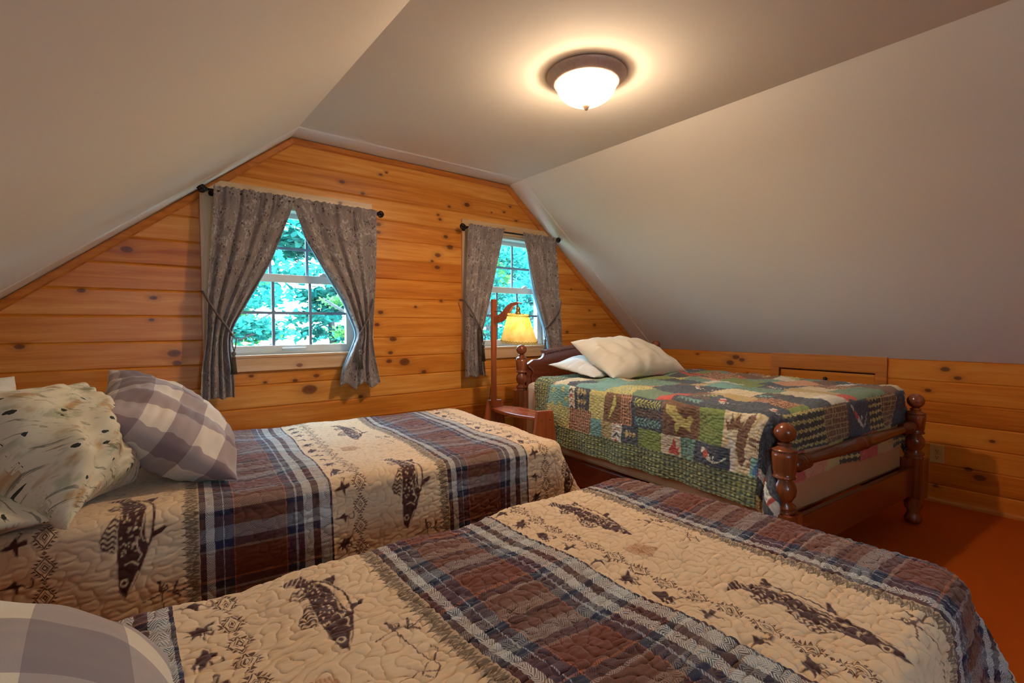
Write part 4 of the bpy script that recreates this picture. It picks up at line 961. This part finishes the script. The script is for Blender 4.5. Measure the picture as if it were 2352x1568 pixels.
# ------------------------------------------------------------------ pillows
def pillow(name, label, corners, T, mat, seed, group=None, up=1, wr=1.0, pull=.06, low=.8, hem=0, rot=0, n=(120, 100), sag=0, full=.56, crease=1.0, scale=(.7, .5)):
    """corners: P00, P10, P11, P01 in world space (u runs 00->10, v runs 00->01); plump in the middle, pinched corners"""
    import bmesh
    c = [np.array(p, float) for p in corners]
    u = np.linspace(-1, 1, n[0]); v = np.linspace(-1, 1, n[1]); u = np.sin(u*math.pi/2)*.35+u*.65; v = np.sin(v*math.pi/2)*.35+v*.65
    U, V = np.meshgrid(u, v, indexing='ij')
    Uq = U*(1-pull*(1-V**2)*np.abs(U)**2*1.0); Vq = V*(1-pull*1.3*(1-U**2)*np.abs(V)**2)
    a, b = (Uq+1)/2, (Vq+1)/2
    B = ((1-a)*(1-b))[..., None]*c[0]+(a*(1-b))[..., None]*c[1]+(a*b)[..., None]*c[2]+((1-a)*b)[..., None]*c[3]
    nn = np.cross(c[1]-c[0]+c[2]-c[3], c[3]-c[0]+c[2]-c[1]); nn = nn/np.linalg.norm(nn)*up
    env = (np.clip(1-np.abs(U)**2.3, 0, 1)*np.clip(1-np.abs(V)**2.3, 0, 1))**full
    edge = np.exp(-((1-np.maximum(np.abs(U), np.abs(V)))/.30)**2)
    w, h = scale
    def wrk(k):
        ang = np.arctan2(V, U)
        rad = np.sin(ang*17+k+2*np.sin(ang*3+k))*.5+np.sin(ang*31+k*2)*.3
        return wr*(.0050*waves(U*w/2, V*h/2, .20, 14, seed+k, .4, 1.5, .7)+.0012*waves(U*w/2, V*h/2, .07, 18, seed+k+1, .4, .5, 1.4))*np.minimum(env*2.5, 1)+wr*crease*.0045*rad*edge*np.minimum(env*4, 1)
    me = bpy.data.meshes.new(name); bm = bmesh.new()
    layer = bm.verts.layers.float_vector.new('pc')
    for s, tt in ((1, T*(1-0*low)), (-1, T*low)):
        Hh = (T*.5*env*(1 if s > 0 else low)+wrk(1 if s > 0 else 7))*s
        P = B+nn*Hh[..., None]-np.array([0, 0, 1])*sag*(1-U**2)[..., None]*0
        vs = [[None]*n[1] for _ in range(n[0])]
        for i in range(n[0]):
            for j in range(n[1]):
                q = bm.verts.new(P[i, j]); q[layer] = (U[i, j]*w/2+rot, V[i, j]*h/2, s*.1); vs[i][j] = q
        for i in range(n[0]-1):
            for j in range(n[1]-1):
                f = [vs[i][j], vs[i+1][j], vs[i+1][j+1], vs[i][j+1]]
                bm.faces.new(f if s*up > 0 else f[::-1]).smooth = True
    bmesh.ops.remove_doubles(bm, verts=[q for q in bm.verts], dist=2e-5)
    bmesh.ops.recalc_face_normals(bm, faces=bm.faces[:])
    bm.to_mesh(me); bm.free(); me.materials.append(mat)
    o = bpy.data.objects.new(name, me); COL.objects.link(o)
    # piping along the seam
    e = list(B[:, 0])+list(B[-1, 1:])+list(B[-2::-1, -1])+list(B[0, -2:0:-1])
    return tag(o, label, 'pillow', group)
def gingham(name, p, off, wt, md, dk):
    N = NT(name); pc = N.attr('pc'); X, Y, _ = N.xyz(pc)
    a = N.m('LESS_THAN', N.m('FRACT', N.m('DIVIDE', N.m('ADD', X, off[0]), p*2)), .5); b = N.m('LESS_THAN', N.m('FRACT', N.m('DIVIDE', N.m('ADD', Y, off[1]), p*2)), .5)
    s = N.m('MULTIPLY', N.m('ADD', a, b), .5); c = N.ramp(s, [(0, wt), (.25, md), (.75, dk)], 'CONSTANT')
    fz = N.noise(pc, 300, 4, .7); c = N.mix(N.m('MULTIPLY', fz, .25), c, lin(120, 104, 104))
    N.bsdf(c, .85, .15, normal=N.bump(N.noise(pc, 700, 1), .15, .001), sheen=.15); return N.mat
M_ging = gingham('taupe_gingham', .088, (.03, .05), lin(226, 212, 196), lin(172, 154, 150), lin(134, 114, 116))
M_ging2 = gingham('grey_gingham', .125, (.1175, .0675), lin(232, 224, 206), lin(176, 164, 162), lin(144, 132, 136))
M_white = plain('cream_pillowcase', lin(232, 222, 204), .85, .15, 0, 9, .06)
M_white2 = plain('white_pillowcase', lin(224, 222, 218), .85, .15, 0, 7, .06)
N = NT('birch_print_pillowcase'); pc = N.attr('pc')
rp = N.n('VectorRotate', rotation_type='Z_AXIS'); N.put(rp.inputs['Vector'], pc); rp.inputs['Angle'].default_value = .75; q = rp.outputs[0]
base = N.mix(N.noise(pc, 6, 2), lin(226, 212, 182), lin(206, 194, 164))
och = N.ramp(N.noise(N.vm('ADD', pc, (5, 3, 0)), 9, 3, .6), [(.56, (0,)*3), (.66, (1,)*3)]); c = N.mix(N.m('MULTIPLY', och, .75), base, lin(176, 128, 66))
grn = N.ramp(N.noise(N.vm('ADD', pc, (1, 8, 0)), 11, 3, .6), [(.56, (0,)*3), (.64, (1,)*3)]); c = N.mix(N.m('MULTIPLY', grn, .5), c, lin(136, 140, 104))
st = N.vm('MULTIPLY', q, (9, 90, 1)); ln = N.m('MULTIPLY', N.m('GREATER_THAN', N.noise(st, 1, 3, .6, .6), .60), N.ramp(N.noise(pc, 9, 1), [(.42, (0,)*3), (.5, (1,)*3)]))
c = N.mix(N.m('MULTIPLY', ln, .7), c, lin(92, 92, 74))
st2 = N.vm('MULTIPLY', q, (70, 12, 1)); l2 = N.m('MULTIPLY', N.m('GREATER_THAN', N.noise(st2, 1, 2), .70), grn); c = N.mix(N.m('MULTIPLY', l2, .7), c, lin(86, 92, 66))
v = N.n('TexVoronoi'); N.put(v.inputs['Vector'], N.vm('MULTIPLY', N.vm('ADD', q, N.vm('MULTIPLY', N.comb(N.noise(pc, 30), N.noise(pc, 37), 0), (.02, .02, 0))), (1, 1.9, 1))); v.inputs['Scale'].default_value = 15
bl = N.m('MULTIPLY', N.m('LESS_THAN', v.outputs['Distance'], .20), N.m('GREATER_THAN', N.noise(N.vm('ADD', pc, (2, 2, 2)), 13, 1), .52)); c = N.mix(bl, c, lin(56, 56, 46))
N.bsdf(c, .85, .15, normal=N.bump(N.noise(pc, 700, 1), .12, .001), sheen=.1); M_birch = N.mat

pillow('pillow', 'white pillow at the far left edge, standing behind the birch print pillow', [(-.62, 2.28, .66), (-.28, 2.58, .68), (-.33, 2.64, .93), (-.68, 2.34, .945)], .15, M_white, 1, wr=.6)
pillow('pillow', 'plump birch print pillow standing up, leaning on the gingham pillow', [(-.118, 1.585, .628), (.022, 1.905, .640), (-.125, 2.06, .93), (-.37, 1.80, .95)], .30, M_birch, 2, up=-1, wr=1.7, pull=.13, full=.5, scale=(.5, .66), low=.9, crease=.35)
pillow('pillow', 'birch print pillow lying flat at the left edge under the upright one', [(-.60, 1.60, .655), (-.135, 1.625, .645), (-.10, 2.05, .665), (-.58, 2.08, .68)], .13, M_birch, 6, wr=1.0, rot=.9, scale=(.5, .45))
pillow('pillow', 'taupe and white gingham pillow leaning on the far twin bed beside the plaid band', [(.273, 1.745, .632), (.33, 2.36, .65), (-.048, 2.40, .955), (-.072, 1.80, .868)], .225, M_ging, 3, wr=1.3, pull=.06, scale=(.62, .46), low=1.1, crease=1.3, full=.56)
pillow('pillow', 'large grey and cream gingham pillow at the bottom left corner on the nearest bed', [(-.46, .48, .62), (.075, .44, .60), (.045, .965, .585), (-.48, 1.24, .62)], .37, M_ging2, 4, wr=.45, pull=.03, scale=(.68, .6), low=.5, crease=.4)
pillow('pillow', 'cream pillow on top, propped diagonally against the headboard of the four poster bed', [(2.405, 2.02, .785), (3.20, 2.01, .785), (3.12, 2.38, .965), (2.37, 2.36, 1.005)], .25, M_white, 5, full=.5, wr=1.1, pull=.05, scale=(.75, .5), low=.7, crease=.9)
pillow('pillow', 'white pillow under the cream one at the headboard, tip showing at the left', [(2.35, 2.13, .785), (3.0, 2.10, .80), (3.02, 2.50, .90), (2.265, 2.47, .850)], .15, M_white2, 7, wr=.7, pull=.05, scale=(.7, .48), low=.5)

# ------------------------------------------------------------------ floor lamp with side table shelf
M_lampw = wood_material('red_brown_lamp_wood', 'z', lin(176, 92, 48), lin(140, 64, 32), .3)
M_lampy = wood_material('red_brown_shelf_wood', 'y', lin(176, 92, 50), lin(142, 66, 34), .22)
LX, LY = 1.935, 2.645
lamp = tag(empty('floor_lamp', (LX, LY, 0)), 'wooden floor lamp with built in shelf and yellow parchment shade, glowing before the right window', 'lamp')
MB().prism([(-.016, -.012), (.016, -.012), (.016, .012), (-.016, .012)], 'z', .58, 1.292).build('post', M_lampw, lamp, .002)
# sway-necked arm
top_e = [(-.012, 1.178), (-.06, 1.186), (-.11, 1.212), (-.15, 1.243), (-.20, 1.262), (-.25, 1.266), (-.29, 1.258)]
bot_e = [(-.29, 1.254), (-.25, 1.254), (-.21, 1.240), (-.18, 1.208), (-.14, 1.168), (-.09, 1.142), (-.04, 1.134), (-.012, 1.136)]
MB().prism([(y, z) for y, z in top_e+bot_e], 'x', -.009, .009).build('arm', M_lampw, lamp, .003)
hx, hy = 0, -.258
mb = MB().tube([(.0, hy, 1.254), (.0, hy, 1.232)], .0025, 8).lathe([(.004, 1.204), (.012, 1.208), (.014, 1.222), (.009, 1.232), (.004, 1.238)], (0, hy, 0), 16).lathe([(.018, 1.176), (.019, 1.186), (.016, 1.196), (.013, 1.208)], (0, hy, 0), 16)
mb.build('socket', plain('antique_brass', lin(150, 118, 66), .35, .5, .85), lamp)
MB().tube([(0, -.012, 1.212), (0, -.05, 1.209), (0, -.085, 1.206)], .0022, 6).build('brace_pin', M_black, lamp)
N = NT('parchment_shade'); P_ = N.coord(); g = N.noise(P_, 18, 4, .65); g2 = N.noise(P_, 50, 3, .6)
c = N.mix(N.ramp(g, [(.35, (0,)*3), (.68, (1,)*3)]), lin(255, 247, 205), lin(238, 214, 128)); c = N.mix(N.m('MULTIPLY', g2, .3), c, lin(222, 196, 110))
di = N.n('BsdfDiffuse'); N.put(di.inputs[0], c); tl = N.n('BsdfTranslucent'); N.put(tl.inputs[0], c); mx = N.n('MixShader'); mx.inputs[0].default_value = .6
N.t.links.new(di.outputs[0], mx.inputs[1]); N.t.links.new(tl.outputs[0], mx.inputs[2]); N.t.links.new(mx.outputs[0], N.out.inputs[0]); M_shade = N.mat
nn_ = 96; rows_ = 16; tl_ = .03
Pp = np.zeros((rows_, nn_+1, 3))
for i in range(rows_):
    f = i/(rows_-1); r0 = .064+(.116-.064)*f; z0 = 1.188-.176*f
    for k in range(nn_+1):
        a = math.tau*k/nn_; sc2 = 1+(.012*abs(math.sin(a*16)) if i in (0, rows_-1) else 0); zz = z0+(.004*abs(math.sin(a*16)) if i == 0 else (-.004*abs(math.sin(a*16)) if i == rows_-1 else 0))
        x, y = r0*sc2*math.cos(a), r0*sc2*math.sin(a); Pp[i, k] = (x, y+hy+(z0-1.188)*.06, zz+y*.09)
sh = grid_mesh('shade', Pp, M_shade, lamp, solid=.0012)
for i, nm in ((1, 'lacing'), (rows_-2, 'lacing')):
    pts = []
    for k in range(nn_*2):
        a = math.tau*k/(nn_*2); q = Pp[i, int(k/2) % nn_]; w_ = .004*math.sin(a*36)
        pts.append((q[0]*1.0+math.cos(a)*.002, q[1]+math.sin(a)*.002, q[2]+w_+(.002 if i == 1 else -.002)))
    MB().tube(pts, .0013, 5, True).build(nm, plain('lacing_thread', lin(110, 84, 40), .8), sh)
mb = MB()
for k in range(3):
    a = math.tau*k/3+.4; mb.tube([(0, hy, 1.186), (.062*math.cos(a), hy+.062*math.sin(a), 1.186)], .0015, 6)
mb.build('shade_spider', M_black, lamp)
N = NT('bulb_glass'); em = N.n('Emission'); em.inputs[0].default_value = (1, .82, .5, 1); em.inputs[1].default_value = 9; N.t.links.new(em.outputs[0], N.out.inputs[0]); M_bulb = N.mat
bulb = MB().lathe([(.006, 1.072), (.020, 1.082), (.027, 1.10), (.024, 1.122), (.014, 1.145), (.012, 1.172)], (0, hy, 0), 16).build('light_bulb', M_bulb, lamp)
# base: two tapered end boards and a bow fronted shelf
MB().prism([(-.052, .0), (.115, .0), (.098, .35), (.068, .602), (-.058, .612)][0:0] or [(-.085, 0), (.155, 0), (.150, .32), (.108, .600), (-.012, .607), (-.058, .36)], 'y', -.462, -.440).build('end_board', M_lampw, lamp, .003)
MB().prism([(-.085, 0), (.135, 0), (.115, .42), (.098, .575), (.082, .612), (-.028, .618), (-.05, .50)], 'y', .022, .044).build('end_board', M_lampw, lamp, .003)
outl = [(-.012, .02), (.105, .02), (.150, -.10), (.158, -.22), (.138, -.34), (.11, -.44), (-.022, -.44), (-.048, -.32), (-.052, -.18), (-.036, -.06)]
MB().prism(outl, 'z', .550, .570).build('shelf', M_lampy, lamp, .003)
MB().prism([(-.03, .02), (.10, .02), (.10, -.44), (-.03, -.44)], 'z', .18, .20).build('shelf', M_lampy, lamp, .003)
for x, z in ((.010, .55), (.085, .548)): MB().lathe([(.006, -.4635), (.006, -.460)], (x, 0, z), 12, 'y').build('screw_plug', M_cherry, lamp)
pts = [(.0, .03, 1.12)]+[(.03+.02*math.sin(z*9), .06+.02*z, z) for z in np.linspace(1.02, .05, 24)]+[(.10, .20, .012), (.3, .30, .008)]
MB().tube(pts, .0028, 6).build('cord', plain('dark_lamp_cord', lin(70, 40, 26), .6), lamp)

# ------------------------------------------------------------------ flush ceiling light
CX, CY = 1.60, 1.50
cl = tag(empty('ceiling_light', (CX, CY, ZC)), 'flush ceiling light with a bronze pan and glowing alabaster glass bowl', 'ceiling light')
N = NT('brushed_bronze'); g = N.noise(N.coord(), 60, 3); N.bsdf(N.mix(g, lin(196, 174, 164), lin(164, 142, 134)), .5, .5, .35); M_bronze = N.mat
prof = [(.10, .0), (.168, .0), (.172, -.006), (.168, -.014), (.161, -.022), (.151, -.032), (.143, -.039), (.137, -.042), (.130, -.041), (.128, -.03), (.10, -.02)]
MB().lathe(prof[::-1], n=64).build('pan', M_bronze, cl)
N = NT('alabaster_glass'); P_ = N.coord(); g = N.noise(P_, 9, 4, .6, 1.5)
c = N.mix(N.ramp(g, [(.4, (0,)*3), (.62, (1,)*3)]), lin(255, 240, 212), lin(250, 214, 160))
tl = N.n('BsdfTranslucent'); N.put(tl.inputs[0], N.mix(.6, c, (.1, .08, .05, 1))); tr = N.n('BsdfTransparent'); N.put(tr.inputs[0], (1, .95, .86, 1)); gl = N.n('BsdfGlossy'); gl.inputs['Roughness'].default_value = .25
em = N.n('Emission'); N.put(em.inputs[0], c); em.inputs[1].default_value = .16
a1 = N.n('AddShader'); N.t.links.new(tl.outputs[0], a1.inputs[0]); N.t.links.new(em.outputs[0], a1.inputs[1])
mx = N.n('MixShader'); mx.inputs[0].default_value = .36; N.t.links.new(a1.outputs[0], mx.inputs[1]); N.t.links.new(tr.outputs[0], mx.inputs[2])
m2 = N.n('MixShader'); m2.inputs[0].default_value = .05; N.t.links.new(mx.outputs[0], m2.inputs[1]); N.t.links.new(gl.outputs[0], m2.inputs[2]); N.t.links.new(m2.outputs[0], N.out.inputs[0]); M_bowl = N.mat
bp = [(.1295*math.cos(t), -.042-.088*math.sin(t)) for t in np.linspace(0, math.pi/2*.985, 22)]
Pb = np.array([[(r*math.cos(a), r*math.sin(a), z) for a in np.linspace(0, math.tau, 65)] for r, z in bp])
grid_mesh('glass_bowl', Pb, M_bowl, cl)
MB().lathe([(.0, -.154), (.005, -.152), (.009, -.146), (.015, -.139), (.017, -.133), (.014, -.128), (.006, -.124)], n=20).build('finial', M_bronze, cl)
MB().ball((.035, 0, -.062), .020, 14, (1.4, 1, 1)).ball((-.035, 0, -.062), .020, 14, (1.4, 1, 1)).build('light_bulb', M_bulb, cl)

# ------------------------------------------------------------------ light
def pt(loc, e, col, r):
    l = bpy.data.lights.new('lamp_glow', 'POINT'); l.energy = e; l.color = col; l.shadow_soft_size = r
    o = bpy.data.objects.new('lamp_glow', l); o.location = loc; COL.objects.link(o); return o
pt((CX, CY, ZC-.118), 18, (1, .84, .66), .03)
sl = bpy.data.lights.new('lamp_downlight', 'SPOT'); sl.energy = 46; sl.color = (1, .84, .66); sl.spot_size = math.radians(176); sl.spot_blend = .5; sl.shadow_soft_size = .03
slo = bpy.data.objects.new('lamp_downlight', sl); slo.location = (CX, CY, ZC-.112); COL.objects.link(slo)
pt((LX, LY+hy, 1.11), 25, (1, .88, .64), .02)
sun = bpy.data.lights.new('sun', 'SUN'); sun.energy = 2.5; sun.angle = .01; sun.color = (1, .96, .86)
so = bpy.data.objects.new('sun', sun); COL.objects.link(so); so.rotation_euler = (math.radians(38), math.radians(12), 0)
w = bpy.data.worlds.new('sky'); scn.world = w; w.use_nodes = True
bg = w.node_tree.nodes['Background']; bg.inputs[0].default_value = (.46, .74, 1.0, 1); bg.inputs[1].default_value = 10

scn.view_settings.view_transform = 'Standard'; scn.view_settings.look = 'None'; scn.view_settings.gamma = 1; scn.view_settings.use_curve_mapping = False
scn.view_settings.exposure = 1.40
